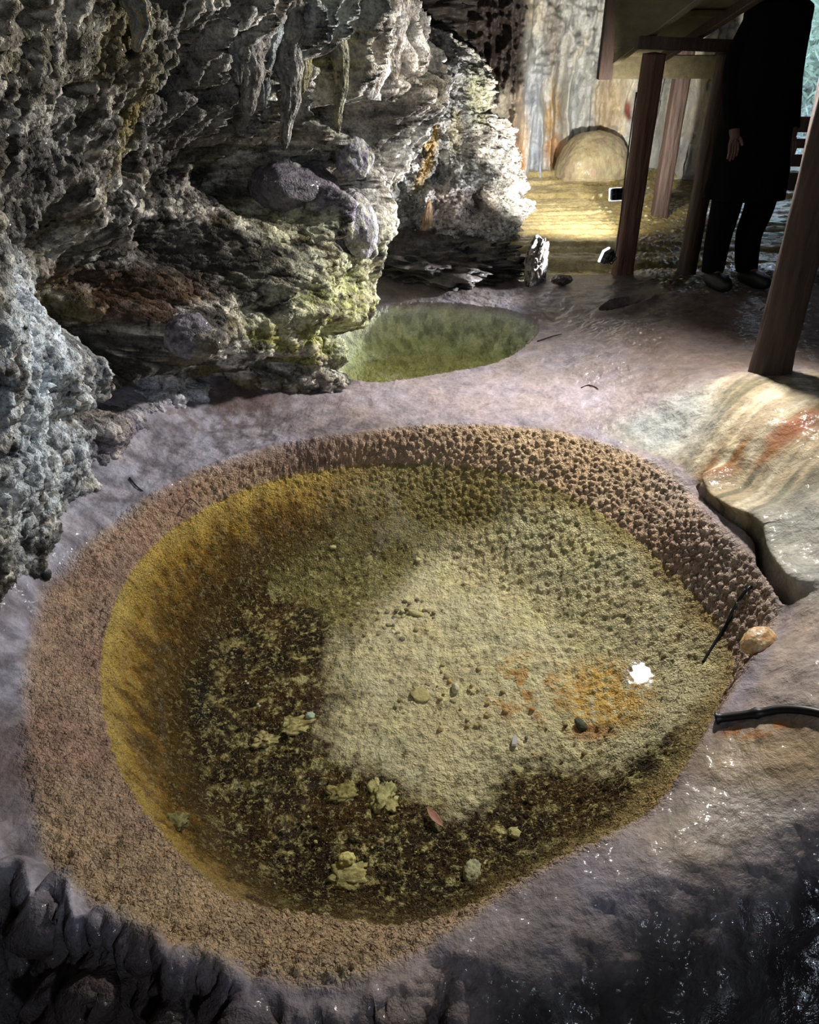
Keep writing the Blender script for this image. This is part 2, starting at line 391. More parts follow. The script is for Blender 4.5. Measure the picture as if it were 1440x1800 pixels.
# masks
popm = sst(.02, -.035, sdR + .018*perlin(X*9, Y*9, .7)) * sst(-.34, -.18, sdW)
popm = np.maximum(popm, .75*sst(.02, -.02, sdP))
nearpop = sst(.02, -.035, sdR)
uw = sst(.004, -.004, sdW)
floorm = sst(-.15, -.27, sdW + .04*perlin(X*6, Y*6, 1.) - .17*sst(.2, .7, X)*sst(1.2, 1.5, Y))
N = normals(X, Y, Z); N[N[..., 2] < 0] *= -1
# knobbly displacement
P3 = (X, Y, Z*1.6)
k1 = knobs(X, Y, Z*1.3, 62, 3); k2 = knobs(X, Y, Z*1.3, 30, 9)
amp = popm*(1-.6*floorm)
dsp = amp*(1-.45*uw)*(.007*k1 + .016*k2 - .008)
rough_uw = floorm*(.012*ridged(X*9, Y*9, 2., 4) + .006*fbm(X*40, Y*40, 1., 2))
gen = (1-amp)*(1-floorm)*(.0045*fbm(X*14, Y*14, Z*14, 4) + .006*np.minimum(ridged(X*5, Y*5, Z*5, 5, .6)-.45, .12) + .003*ridged(X*9, Y*9, Z*9, 3)*sst(-.2, -.7, X)*sst(1.6, 2, Y))
# lumpy column knobs where the near edge hangs
hang = sst(-.01, .05, S)
gen = gen + hang*LEFT*(.05*knobs(X, Y, Z*.8, 11, 5) + .016*knobs(X, Y, Z, 28, 6) + .02*fbm(X*8, Y*8, Z*8, 3)) + hang*(1-LEFT)*(.012*fbm(X*7, Y*7, Z*7, 3)+.004*ridged(X*16, Y*16, Z*16, 3))
# ribs on the far bank of pool two, rippled glints on the right
rib = sst(0, -.05, sdP)*sst(4.25, 4.5, Y)
gen = gen + rib*.026*np.abs(perlin(X*17+Z*12, Y*3, Z*3))
gl = np.maximum(blob(PX, PY, 1040, 640, 75, 32, 15), blob(PX, PY, 1120, 585, 110, 22, 5))
gen = gen + gl*.012*ridged(X*14, Y*22, .4, 3)
sparkle = sst(4.2, 4.8, Y)*sst(1.42, 1.6, X)
_f1, _f2, _id = worley(X*26, Y*26, Z*26, 2)
tmk = sparkle*(.014*knobs(X, Y, Z, 24, 2))
terr = TM*(.004*ridged(X*7, Y*26, 0, 4))*(1-sparkle)
dsp = dsp + rough_uw + gen + tmk + terr
X2 = X + N[..., 0]*dsp; Y2 = Y + N[..., 1]*dsp; Z2 = Z + N[..., 2]*dsp
gx = np.gradient(DC, xs, axis=0); gy = np.gradient(DC, ys, axis=1)
al_ = np.clip((X-CRK[0][0])/(CRK[-1][0]-CRK[0][0]), 0, 1)
sh = (.012+.055*al_)*np.exp(-((DC-.045-.02*al_)/.030)**2)*sst(.0, .02, sdR)*sst(CRK[-1][1]-.05, CRK[-1][1]+.05, Y)*sst(CRK[0][1]+.08, CRK[0][1]-.04, Y)
X2 = X2 - gx*sh; Y2 = Y2 - gy*sh; Z2 = Z2 + .25*sh

# colour of the stone, with some light and shade put in
n_a = fbm(X*5, Y*5, .2, 4); n_b = fbm(X*16, Y*16, .9, 4); n_c = ridged(X*6, Y*6, 1.3, 5)
col = np.zeros(X.shape+(3,)) + lin('#8c8181')
col = mixc(col, '#8e8795', sst(-.3, .5, n_a)*.6)
col = mixc(col, '#a3a2b0', sst(-.35, -.8, X)*.8)
col = mixc(col, '#565059', sst(.25, .85, n_c)*sst(.1, -.4, X)*.75)
col = mixc(col, '#5c463e', blob(PX, PY, 440, 690, 90, 35, -15)*.8)
col = mixc(col, '#5d4c48', blob(PX, PY, 420, 700, 140, 60, -15)*sst(-.2, .4, n_b)*.7)
col = mixc(col, '#b0a4ac', blob(PX, PY, 870, 700, 330, 40, 0)*.5)
# dark backs
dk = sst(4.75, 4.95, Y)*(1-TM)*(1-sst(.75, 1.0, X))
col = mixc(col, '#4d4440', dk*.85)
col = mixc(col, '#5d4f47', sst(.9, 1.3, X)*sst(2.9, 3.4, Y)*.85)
# popcorn band
pc = np.zeros(X.shape+(3,)) + lin('#b79c84')
pc = mixc(pc, '#a5867a', sst(-.4, .5, n_a)*.6)
pc = mixc(pc, '#cdb592', sst(-.2, .5, X)*sst(2.2, 2.9, Y)*.7)
pc = mixc(pc, '#bda780', sst(1.35, 1.0, Y)*.6)
pc = mixc(pc, '#c2b3a8', sst(.9, 1.1, X)*.5)
col = mixc(col, pc, nearpop)
# pool two
c2 = mixc(np.zeros(X.shape+(3,)) + lin('#a9ad88'), '#cfd0c2', sst(-.1, .02, sdP+.05*n_b))
c2 = mixc(c2, '#59623f', sst(.0, .4, n_b)*rib*.55); c2 = mixc(c2, '#9a9668', sst(-.18, -.26, sdP)*.85)
col = mixc(col, c2, sst(.0, -.03, sdP))
# right flowstone
rf = sst(.02, .07, sdR)*sst(.80, 1.0, X - .0*(Y))*sst(1.02, 1.2, Y+.3*(X-.9))*(1-sst(3.05, 3.3, Y))
al = (X*.62 - Y*.78)                  # coordinate across the flow lines
fl = perlin(al*14 + .8*perlin(X*3, Y*3, 0), (X*.78+Y*.62)*1.6, .3) + .5*perlin(al*36, (X*.78+Y*.62)*3, 1.)
flow = np.zeros(X.shape+(3,)) + lin('#9c8e74')
flow = mixc(flow, '#6b644e', sst(.1, .6, fl)); flow = mixc(flow, '#b5ab92', sst(-.1, -.5, fl))
flow = mixc(flow, '#8a5e34', blob(PX, PY, 1330, 790, 130, 26, -28)*sst(-.4, .3, fl)*.9)
flow = mixc(flow, '#7e4628', blob(PX, PY, 1395, 752, 60, 16, -25)*.7)
flow = mixc(flow, '#a3a6a2', blob(PX, PY, 1170, 745, 90, 60, -20)*.9)
flow = mixc(flow, '#a3948c', sst(950, 1100, PY)*.85)
flow = mixc(flow, '#a8aeab', blob(PX, PY, 1430, 960, 90, 90, 0)*.6)
col = mixc(col, flow, rf)
col = mixc(col, '#a8906a', blob(PX, PY, 1360, 1330, 140, 60, -5)*.8); col = mixc(col, '#a3682a', blob(PX, PY, 1330, 1282, 60, 14, -8)*sst(-.1, .3, n_b))
col = mixc(col, '#a99a82', blob(PX, PY, 1250, 1450, 160, 70, -20)*.5)
# near, hanging: dark wet stone; shade past the crest is in the colour too
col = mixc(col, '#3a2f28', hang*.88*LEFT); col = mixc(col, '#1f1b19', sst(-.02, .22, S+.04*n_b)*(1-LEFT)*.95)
col = mixc(col, '#6a5a55', blob(PX, PY, 20, 1380, 45, 120)*.7)  # lit tip of the left lumps put into the colour
col = mixc(col, '#9a8c88', blob(PX, PY, 720, 1720, 70, 45, -20)*.7)  # lit crest at the front, lightened in the colour
# terraces and back right floor
tc_ = np.zeros(X.shape+(3,)) + lin('#b3a274')
tc_ = mixc(tc_, '#8b7a4d', sst(.1, .5, perlin(X*3, Y*14, .4))*.7); tc_ = mixc(tc_, '#d0c08c', sst(.0, .5, perlin(X*2, Y*9, 5.4))*.7)
tc_ = mixc(tc_, '#5c5020', sst(1.5, 1.65, X)*.8)
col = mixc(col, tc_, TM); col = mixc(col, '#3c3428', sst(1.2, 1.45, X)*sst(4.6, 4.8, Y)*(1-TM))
col = mixc(col, '#c9cfb0', sparkle*sst(.42, .25, _f1)*(_id % 3 == 0)*sst(-.3, .2, fbm(X*3, Y*3, 6., 2)))  # pale specks on the knobs, sparkle painted as colour
# submerged wall and sediment
iw = np.zeros(X.shape+(3,)) + lin('#a8946a')
lft = sst(-.15, -.6, X)*sst(.95, 1.4, Y)
n_d = fbm(X*32, Y*32, 3., 3, .7)
iw = mixc(iw, '#b3903f', lft*sst(-.15, -.03, sdW+.05*n_b)); iw = mixc(iw, '#d9bd6c', lft*sst(-.055, -.005, sdW+.02*n_b)*.8)
iw = mixc(iw, '#7a5a20', sst(-.035, -.085, sdW+.05*n_b+.03*n_d)*lft*.9); iw = mixc(iw, '#4a3714', sst(-.07, -.15, sdW+.06*n_b+.03*n_d)*.85)
iw = mixc(iw, '#a39a66', sst(-.35, .0, X)*sst(2.3, 2.6, Y)*.6)
iw = mixc(iw, '#6a4e28', sst(.3, .7, X)*sst(2.0, 2.3, Y)*sst(-.05, -.12, sdW)*.8)
col = mixc(col, iw, uw)
def wpoly(pts, z=-.3): return [atz(px, py, z)[:2] for px, py in pts]
wx = X + .06*fbm(X*6, Y*6, 4., 5); wy = Y + .06*fbm(X*7, Y*7, 9., 4)
pale = poly_sd(wx, wy, wpoly([(600,1130),(690,1050),(790,960),(860,925),(960,940),(1020,1000),(1100,1060),(1180,1120),(1250,1200),(1240,1300),(1180,1370),(1080,1400),(980,1330),(900,1330),(860,1400),(800,1410),(740,1375),(640,1330),(580,1260),(630,1200)]))
olive = poly_sd(wx, wy, wpoly([(400,900),(600,850),(800,840),(980,880),(900,930),(800,965),(690,1050),(640,1110),(560,1060),(470,1010),(380,1000)]))
fc = np.zeros(X.shape+(3,)) + lin('#2c2010')
sp = ridged(X*11, Y*11, 5., 5, .6); sp2 = fbm(X*34, Y*34, 2., 3, .7); sp3 = fbm(X*13, Y*13, 7., 4, .7)
fc = mixc(fc, '#4c3618', sst(-.2, .5, n_a)*.8)
fc = mixc(fc, '#74663a', sst(.15, .55, sp3)*.8)
fc = mixc(fc, '#c9c492', sst(.50, .75, sp3 + .35*sp2)*.85*(1-.5*sst(-.25, -.75, X)))
fc = mixc(fc, '#8c8654', sst(.03, -.05, olive)*(.65+.35*n_b)); fc = mixc(fc, '#40341c', sst(.03, -.05, olive)*sst(.25, .6, n_b+.3*sp2)*.8)
fc = mixc(fc, '#d4ccaa', sst(.05+.10*sst(1.6, 2.2, Y), -.05, pale + .03*sp2)); fc = mixc(fc, '#d8d2a6', sst(.02, -.05, pale)*sst(.0, .6, n_a)*.8)
fc = mixc(fc, '#6e6440', sst(.02, -.05, pale)*sst(.38, .72, sp2*.6+n_b*.6)*.75)
fc = mixc(fc, '#d8ab55', blob(PX, PY, 1065, 1225, 85, 60)*sst(-.5, .1, sp2)*.85); fc = mixc(fc, '#bf8a48', blob(PX, PY, 925, 1215, 60, 60)*sst(-.1, .4, n_b+sp2*.4)*.7)
fc = mixc(fc, '#b4713a', blob(PX, PY, 1040, 1290, 40, 16)*.6)
fc = mixc(fc, '#14120b', blob(PX, PY, 325, 1280, 38, 200, 8)*.85)  # dark strip: shade of the undercut painted in
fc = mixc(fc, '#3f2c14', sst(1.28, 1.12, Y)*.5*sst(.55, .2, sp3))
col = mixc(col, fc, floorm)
wet = .22*(1-sst(.0, .15, S)) + .35*sst(.02, .08, sdR)*sst(.3, .9, X) + .5*gl + .35*sparkle + .75*sst(.0, .1, S)*(1-.8*LEFT)*(.12+sst(-.05, .45, n_a)) + .35*TM - .3*popm
wet = wet*(1-uw) + .15*blob(PX, PY, 1150, 760, 120, 60) - .42*rf
wet = wet*(1-.75*sst(1.2, 1.5, X)*sst(2.9, 3.2, Y)*(1-sst(4.9, 5.1, Y)))
wet = np.clip(wet + .25*sst(-.1, -.5, X)*0, 0, 1)
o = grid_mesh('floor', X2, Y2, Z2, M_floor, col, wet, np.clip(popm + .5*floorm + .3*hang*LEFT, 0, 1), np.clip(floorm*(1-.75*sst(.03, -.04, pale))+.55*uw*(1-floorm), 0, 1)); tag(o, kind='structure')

def floor_z(x, y):
    return float(floor_height(np.array([[x]], float), np.array([[y]], float))[0][0, 0])

# ------------------------------------------------------------------ left wall
OX, OY = -2.35, 0.0
dx_, dy_ = .40, .9165; nx_, ny_ = .9165, -.40
LC = []
def lc(px, py, yy): 
    p = aty(px, py, yy); q = (p[0]-OX, p[1]-OY)
    LC.append((q[0]*dx_+q[1]*dy_, p[2], q[0]*nx_+q[1]*ny_))
def lw(x, y, z): LC.append(((x-OX)*dx_+(y-OY)*dy_, z, (x-OX)*nx_+(y-OY)*ny_))
for a in [(0,1010,1.90),(60,900,2.20),(130,790,2.72),(220,735,2.97),(300,695,3.22),(420,655,3.5),(520,650,3.55),(575,645,3.62),(600,600,3.85),(625,540,4.15),(640,480,4.4),
          (650,430,3.95),(635,350,4.0),(615,290,4.1),(560,400,3.72),(560,330,3.85),(500,500,3.45),(560,500,3.55),(600,500,3.75),(400,560,3.30),(450,620,3.4),(300,600,3.12),(560,580,3.55),(340,640,3.2),
          (230,520,3.30),(200,600,3.15),(180,680,2.95),(300,460,3.55),(150,560,3.0),(350,350,3.75),(300,340,3.7),(430,330,3.85),(480,330,3.9),(520,260,4.0),(560,210,4.25),(600,240,4.3),
          (400,200,3.60),(450,100,3.45),(480,200,3.7),(300,200,3.25),(250,250,3.2),(220,330,3.2),(350,100,3.3),(250,80,2.8),(200,200,2.75),(150,300,2.7),(100,400,2.62),(160,420,2.9),
          (60,480,2.35),(80,600,2.15),(60,720,2.1),(110,640,2.2),(120,560,2.3),(125,700,2.35),(0,500,1.95),(0,700,1.88),(0,850,1.9),(40,400,2.5),(0,350,2.45),(0,420,2.3),
          (0,0,2.0),(0,200,2.15),(150,0,2.4),(120,150,2.5),(230,30,2.6),(300,0,2.9),(400,0,3.15),(500,0,3.4),(560,120,3.75),(520,120,3.7),(600,0,3.8),(610,150,3.95),(640,100,4.0),(690,0,4.15),(712,120,4.4),(705,200,4.6),(620,220,4.25),(660,200,4.2)]:
    lc(*a)
for z in (-.1, .5, 1, 1.6, 2.2, 2.9):
    lw(-1.5-.15*z*0, .9, z); lw(-1.7, .2, z); lw(-.75, 5.3, z); lw(-1.2, 6.2, z)
for x, y in ((-1.25,1.9),(-1.05,3.25),(-.4,3.7),(-.1,4.4)): lw(x+.2, y, 2.7)
for x, y in ((-1.3,1.8),(-1.2,2.6),(-1.15,3.2),(-.75,3.5),(-.45,3.7),(-.5,4.5)): lw(x-.05, y-.0, .05)
LC = np.array(LC)
lwr = RBF(LC[:, :2], LC[:, 2], c=.08, lam=6e-3)
us = axis([(.3,1.5,.02),(1.5,5.1,.0062),(5.1,6.3,.02)]); zs = axis([(-.1,.1,.02),(.1,2.05,.0062),(2.05,2.95,.02)])
U, V = np.meshgrid(us, zs, indexing='ij')
OFF = lwr(U, V)
def l2w(U, V, OFF): return OX+U*dx_+OFF*nx_, OY+U*dy_+OFF*ny_, V
X, Y, Z = l2w(U, V, OFF); PX, PY = proj(X, Y, Z)
# styles by region of the face
flute = blob(PX, PY, 500, 110, 230, 200, 20, .35)                     # stalactite curtain
strata = blob(PX, PY, 330, 440, 270, 90, 10, .4)
pcorn = blob(PX, PY, 285, 180, 105, 150, 0, .35)
nose = blob(PX, PY, 560, 480, 150, 160, -35, .4)
block = blob(PX, PY, 40, 700, 100, 280, 0, .3)
smooth_ = np.maximum(blob(PX, PY, 500, 330, 85, 45, 15), blob(PX, PY, 330, 595, 50, 55))
crest = lambda a, b, c: np.abs(perlin(a, b, c))*2
warp = .15*perlin(U*2, V*2, 3.)
fl = 1-crest((U+warp*.3)*13, V*.9, 2.) ; fl2 = 1-crest((U+warp*.4)*27, V*2.2, 5.)
d = .075*fbm(U*2.4, V*2.4, OFF*2, 3)*(1-.5*flute)
d += .085*ridged(U*4.2, V*2.8, OFF*4+1, 5)*(1-smooth_*.9)*(1-.6*flute)
d += .020*ridged(U*15, V*11, OFF*15, 4, .65)*(1-smooth_*.9)
d += flute*(.24*fl + .08*fl2 - .10)
d += strata*.035*(1-crest(U*2.5+warp*3, V*26+warp*8, 4.)) 
d += pcorn*(.035*knobs(U, V, OFF, 17, 4)+.012*knobs(U, V, OFF, 40, 8))
d -= .34*sst(.22, .6, perlin(U*3.1+5, V*3.6, 1.5))*(1-smooth_)*(1-.85*flute)*(1-block*.5)*sst(.45, .7, V)   # hollows
d -= .10*sst(.35, .6, perlin(U*8.5, V*9, 7.5))*(1-smooth_)
d += .006*knobs(U, V, OFF, 26, 11)*(1-smooth_)
d += .06*smooth_
d *= sst(-.1, .25, V)
# concave hole under the nose and holes at the foot
d -= .22*blob(PX, PY, 590, 610, 26, 40) + .2*blob(PX, PY, 470, 640, 45, 16) + .25*blob(PX, PY, 215, 700, 90, 22, -20) + .22*blob(PX, PY, 200, 560, 60, 70) + .16*blob(PX, PY, 60, 455, 55, 90, 10)
d -= .30*blob(PX, PY, 565, 205, 45, 28) + .2*blob(PX, PY, 130, 470, 40, 120, -10)
OFF2 = OFF + d
X2, Y2, Z2 = l2w(U, V, OFF2)
N = normals(X2, Y2, Z2)
h = .010*fbm(X*38, Y*38, Z*38, 3, .7) + .012*ridged(X2*30, Y2*30, Z*30, 2)
X2 = X2 + N[..., 0]*h; Y2 = Y2 + N[..., 1]*h; Z2 = Z2 + N[..., 2]*h
na = fbm(X*3, Y*3, Z*3, 4); nb = fbm(X*10, Y*10, Z*10, 4, .65); nc = fbm(X*28, Y*28, Z*28, 3, .7)
col = np.zeros(X.shape+(3,)) + lin('#77746f')
col = mixc(col, '#35322f', sst(.0, .3, nb)*.85)
col = mixc(col, '#cfcbc2', sst(.15, .4, -nb+.5*nc)*.9)
col = mixc(col, '#7a6f48', sst(.1, .5, na)*.5)
col = mixc(col, '#c4ccd2', block*sst(-.6, .1, nc+na)*.85)  # pale bluish block, daylight on it partly put into the colour
col = mixc(col, '#d4dde4', blob(PX, PY, 75, 620, 60, 160, 5)*.7)  # more of the block's daylight in the colour
col = mixc(col, '#c4c3a6', nose*sst(-.5, .1, -nb)*.85); col = mixc(col, '#b3b67c', blob(PX, PY, 580, 540, 55, 80, 20)*sst(-.5, .2, nc)*.8)
col = mixc(col, '#b2b36b', blob(PX, PY, 500, 600, 70, 35, 10)*sst(-.3, .3, nb)*.6)
col = mixc(col, '#6d6478', blob(PX, PY, 535, 325, 70, 38, 15)*.9); col = mixc(col, '#a49fb4', blob(PX, PY, 620, 385, 25, 50, -15)*.8)
col = mixc(col, '#59402a', blob(PX, PY, 250, 500, 110, 34, 5)*.85); col = mixc(col, '#4d3423', blob(PX, PY, 245, 545, 45, 40)*.8)
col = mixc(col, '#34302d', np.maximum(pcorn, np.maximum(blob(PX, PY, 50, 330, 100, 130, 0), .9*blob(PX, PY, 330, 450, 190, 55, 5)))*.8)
col = mixc(col, '#a5a39c', flute*sst(.1, .6, fl)*.5); col = mixc(col, '#e2ddd4', blob(PX, PY, 660, 90, 62, 140, 8)*.85)  # white right end: spotlight brightness added to the colour
col = mixc(col, '#858f90', blob(PX, PY, 525, 20, 60, 40)*.6); col = mixc(col, '#9c9258', blob(PX, PY, 552, 105, 18, 50, 15, .9)*sst(-.2, .3, nc)*.7)
col = mixc(col, '#7a6a30', blob(PX, PY, 205, 210, 18, 80)*.6); col = mixc(col, '#5a5440', blob(PX, PY, 110, 80, 130, 110)*.55)
col = mixc(col, '#d9dbe4', blob(PX, PY, 300, 700, 60, 30, -15)*.8); col = mixc(col, '#a8a0b2', blob(PX, PY, 200, 760, 100, 40, -30)*.4)
col = mixc(col, '#e4e0d8', blob(PX, PY, 690, 300, 55, 110, -8)*sst(-.5, .1, nc-nb)*.9); col = mixc(col, '#2e2826', blob(PX, PY, 655, 205, 45, 32)*.8)  # white craggy rock; the dark blob paints in a cavity's shade
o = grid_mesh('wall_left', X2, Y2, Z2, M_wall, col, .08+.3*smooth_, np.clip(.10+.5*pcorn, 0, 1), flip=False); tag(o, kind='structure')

# ------------------------------------------------------------------ back wall, ceiling, other walls
us = axis([(-2.6,.5,.05),(.5,3.0,.010)]); zs = axis([(.25,.5,.03),(.5,2.1,.010),(2.1,3.1,.06)])
U, V = np.meshgrid(us, zs, indexing='ij')
B = RBF([(-2.5,1),(-1,.5),(-1,2),(0,1),(.6,.5),(.75,1.2),(.7,2.2),(.9,.5),(1.2,.5),(1.2,1.4),(1.2,2.4),(1.8,.5),(1.8,1.3),(1.8,2.2),(2.2,.5),(2.4,1.5),(3.3,.5),(3.3,2),(2.6,.6)],
        [7.5,7.4,7.4,7.5,7.3,7.4,7.3,7.6,7.85,7.95,7.7,8.1,8.1,7.8,7.9,7.6,7.4,7.3,7.6], c=.2)
Yb = B(U, V); PX, PY = proj(U, Yb, V)
drape = 1-np.abs(perlin(U*5.5+.3*perlin(U*2,V*2,0), V*.9, 3.))*2; dr2 = 1-np.abs(perlin(U*14, V*2.2, 6.))*2
d = .16*drape*sst(2.2, 1.4, V) + .05*dr2 + .10*fbm(U*2.2, V*2.2, .5, 3)
up = sst(1.15, 1.5, V)
d += up*(.10*ridged(U*5, V*6, 2., 4)) + .018*fbm(U*16, V*16, .5, 3) + .012*knobs(U, V, Yb, 22)
lft = sst(1.05, .85, U); d += lft*(.25 + .14*ridged(U*7, V*7, 1., 4))
Y2 = Yb - d
N = normals(U, Y2, V); 
na = fbm(U*3, V*1.2, 1., 4); nb = fbm(U*14, V*6, 3., 4)
col = np.zeros(U.shape+(3,)) + lin('#c4c4bf')
col = mixc(col, '#9aa0a4', sst(0, .5, nb)*.6); col = mixc(col, '#d8ceb4', sst(0, .4, na)*.8)
col = mixc(col, '#aeb6c2', blob(PX, PY, 930, 230, 40, 120)*.8); col = mixc(col, '#d9b98a', blob(PX, PY, 900, 240, 22, 100)*.8)
col = mixc(col, '#b59a70', blob(PX, PY, 968, 200, 15, 62)*sst(-.6, .1, nb)); col = mixc(col, '#c78e3c', blob(PX, PY, 972, 270, 16, 30)*.6); col = mixc(col, '#b98238', blob(PX, PY, 912, 285, 6, 40)*.8)
col = mixc(col, '#b07a3a', blob(PX, PY, 868, 270, 9, 65)*.8); col = mixc(col, '#b9905c', blob(PX, PY, 863, 310, 16, 30)*.7)
col = mixc(col, '#6b1a14', blob(PX, PY, 898, 145, 5, 17)*.95); col = mixc(col, '#7a2420', blob(PX, PY, 1097, 192, 6, 18)*.9); col = mixc(col, '#a0402a', blob(PX, PY, 902, 235, 4, 12)*.8)
col = mixc(col, '#b39a6c', blob(PX, PY, 1060, 180, 22, 60)*.6); col = mixc(col, '#8a8178', blob(PX, PY, 965, 60, 14, 60)*.8)
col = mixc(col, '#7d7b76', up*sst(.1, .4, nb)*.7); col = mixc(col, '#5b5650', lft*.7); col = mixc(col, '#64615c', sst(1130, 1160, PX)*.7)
dkv = np.maximum(sst(.6, .2, U), sst(1.02, .86, U)*sst(1.25, 1.4, V)); col = mixc(col, '#2c2420', dkv)  # unlit gap behind the pillar, its darkness put into the colour
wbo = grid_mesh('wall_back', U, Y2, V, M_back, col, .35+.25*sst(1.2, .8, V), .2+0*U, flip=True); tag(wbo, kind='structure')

def rough_sheet(name, P, su, sv, amp, colr, holes=None, flip=False):
    u = np.linspace(0, 1, su); v = np.linspace(0, 1, sv); U, V = np.meshgrid(u, v, indexing='ij')
    a, b, c, d = [np.array(p, float) for p in P]
    Q = (a*(1-U)[..., None]+b*U[..., None])*(1-V)[..., None] + (d*(1-U)[..., None]+c*U[..., None])*V[..., None]
    n = np.cross(b-a, d-a); n /= np.linalg.norm(n)
    x, y, z = Q[..., 0], Q[..., 1], Q[..., 2]
    h = amp*(fbm(x*1.1, y*1.1, z*1.1, 4) + .5*ridged(x*2.5, y*2.5, z*2.5, 4))
    edge = np.minimum(np.minimum(U, 1-U), np.minimum(V, 1-V)); h = h*sst(0, .06, edge)
    Q = Q + n*h[..., None]
    col = np.zeros(U.shape+(3,)) + lin(colr); col = mixc(col, '#3b3733', sst(0, .5, fbm(x*3, y*3, z*3, 3))*.6)
    mk = None if holes is None else holes(x, y, z)
    return tag(grid_mesh(name, Q[..., 0], Q[..., 1], Q[..., 2], M_wall, col, .1+0*U, .2+0*U, flip=flip, mask=mk), kind='structure')
rough_sheet('ceiling', [(-3.3,-2.7,2.9),(4.1,-2.7,2.9),(4.1,9.1,2.95),(-3.3,9.1,2.95)], 110, 160, .16, '#5d5852')
rough_sheet('wall_right', [(3.85,-2.7,-.9),(3.85,7.9,-.9),(3.85,7.9,3.1),(3.85,-2.7,3.1)], 130, 60, .15, '#5d5852')
rough_sheet('wall_front', [(-3.3,-2.5,-.9),(4.0,-2.5,-.9),(4.0,-2.5,3.1),(-3.3,-2.5,3.1)], 100, 60, .15, '#5d5852',
            holes=lambda x, y, z: ~((((x-1.6)/.6)**2 + ((z-2.3)/.5)**2) < 1))
rough_sheet('wall_far_left', [(-3.2,-2.7,-.9),(-3.2,9.1,-.9),(-3.2,9.1,3.1),(-3.2,-2.7,3.1)], 120, 50, .1, '#3d3833')

# ------------------------------------------------------------------ loose and standing rock
def ico(sub=5):
    bm = bmesh.new(); bmesh.ops.create_icosphere(bm, subdivisions=sub, radius=1)
    return bm
def rock(name, loc, size, mat, colr, rot=(0, 0, 0), seed=0, rough=.18, sub=5, freq=1.6, col2=None, wet=.1, pop=.3, power=1, taper=0, ridg=.0, parent=None, shape=None, col3=None):
    bm = ico(sub); me = bpy.data.meshes.new(name); bm.to_mesh(me); bm.free()
    n = len(me.vertices); co = np.empty(n*3, np.float32); me.vertices.foreach_get('co', co); co = co.reshape(-1, 3).astype(float)
    if power != 1: co = np.sign(co)*np.abs(co)**power
    x, y, z = co.T
    r = 1 + rough*fbm(x*freq+seed, y*freq, z*freq, 5, .55) + ridg*(ridged(x*freq*2+seed, y*freq*2, z*freq*2, 4)-.5)
    co = co*r[:, None]
    if taper: 
        f = 1 - taper*np.clip((co[:, 2]+1)/2, 0, 1.1); co[:, 0] *= f; co[:, 1] *= f
    co = co*np.array(size)
    if shape is not None: co = shape(co)
    me.vertices.foreach_set('co', co.astype(np.float32).ravel()); me.polygons.foreach_set('use_smooth', np.ones(len(me.polygons), bool)); me.update()
    c = np.zeros((n, 3)) + lin(colr)
    if col2: c = mixc(c, col2, sst(-.1, .4, fbm(x*3+seed, y*3, z*3, 4)))
    if col3: c = mixc(c, col3, sst(.1, .5, fbm(x*2+seed+9, y*5, z*1.2, 4)))
    at = me.color_attributes.new('Col', 'FLOAT_COLOR', 'POINT'); at.data.foreach_set('color', np.concatenate([np.clip(c, 0, 1), np.ones((n, 1))], 1).astype(np.float32).ravel())
    for nm, v in (('wet', wet), ('pop', pop)):
        at = me.attributes.new(nm, 'FLOAT', 'POINT'); at.data.foreach_set('value', np.full(n, v, np.float32))
    o = link(name, me, mat, parent); o.location = loc; o.rotation_euler = [math.radians(a) for a in rot]
    return o

# rock pillar lit by the lower spotlight: a ragged column displaced round its own axis
ph = np.linspace(0, 2*math.pi, 620, endpoint=False); zz = np.linspace(.25, 1.74, 330)
A, V = np.meshgrid(ph, zz, indexing='ij')
cx = .10 + .14*np.sin(V*3.2); cyy = 6.55
prof = np.interp(V, [.25,.45,.55,.7,.85,1.0,1.15,1.3,1.45,1.58,1.68,1.74], [.72,.76,.70,.64,.62,.60,.58,.58,.54,.42,.25,.02])
ca, sa = np.cos(A), np.sin(A)
R = prof*(1 + .10*fbm(ca*1.4, sa*1.4, V*2, 3))
hole = sst(.25, .6, perlin(ca*3.2+3, sa*3.2, V*4.5))
R = R + .30*(ridged(ca*1.9, sa*1.9, V*2.8, 5)-.55) + .05*(ridged(ca*10, sa*10, V*13, 4, .65)-.4) - .22*hole*sst(.5, .65, V)
X = cx + R*ca*1.02; Y = cyy + R*sa*.95; Z = V + 0*R
N = normals(X, Y, Z); h = .014*fbm(X*30, Y*30, Z*30, 3, .7)
PX, PY = proj(X, Y, Z); nb = fbm(X*9, Y*9, Z*9, 4, .65)
col = np.zeros(X.shape+(3,)) + lin('#cfccc6'); col = mixc(col, '#706a64', sst(.1, .5, nb)*.8); col = mixc(col, '#f0ede6', sst(0, .5, -nb)*.5)
col = mixc(col, '#c4a468', blob(PX, PY, 757, 235, 14, 60, 3)*.9); col = mixc(col, '#b99858', blob(PX, PY, 742, 310, 10, 35, 25)*.8); col = mixc(col, '#c9b47a', blob(PX, PY, 800, 230, 12, 40)*.5)
col = mixc(col, '#bcc09a', blob(PX, PY, 840, 170, 25, 50)*.6); col = mixc(col, '#55403a', blob(PX, PY, 660, 200, 50, 50)*.7); col = mixc(col, '#4a3a34', blob(PX, PY, 745, 110, 50, 40)*.8)  # the dark brown blobs paint in the shade of hollows
col = mixc(col, '#c9b2a8', blob(PX, PY, 810, 370, 60, 40)*.5)
o = grid_mesh('rock_pillar', X+N[..., 0]*h, Y+N[..., 1]*h, Z+N[..., 2]*h, M_wall, col, .15+0*X, .4+0*X, flip=True, closed=True)
tag(o, 'craggy white rock pillar with orange streaks, brightly lit, behind the far green pool', 'rock')

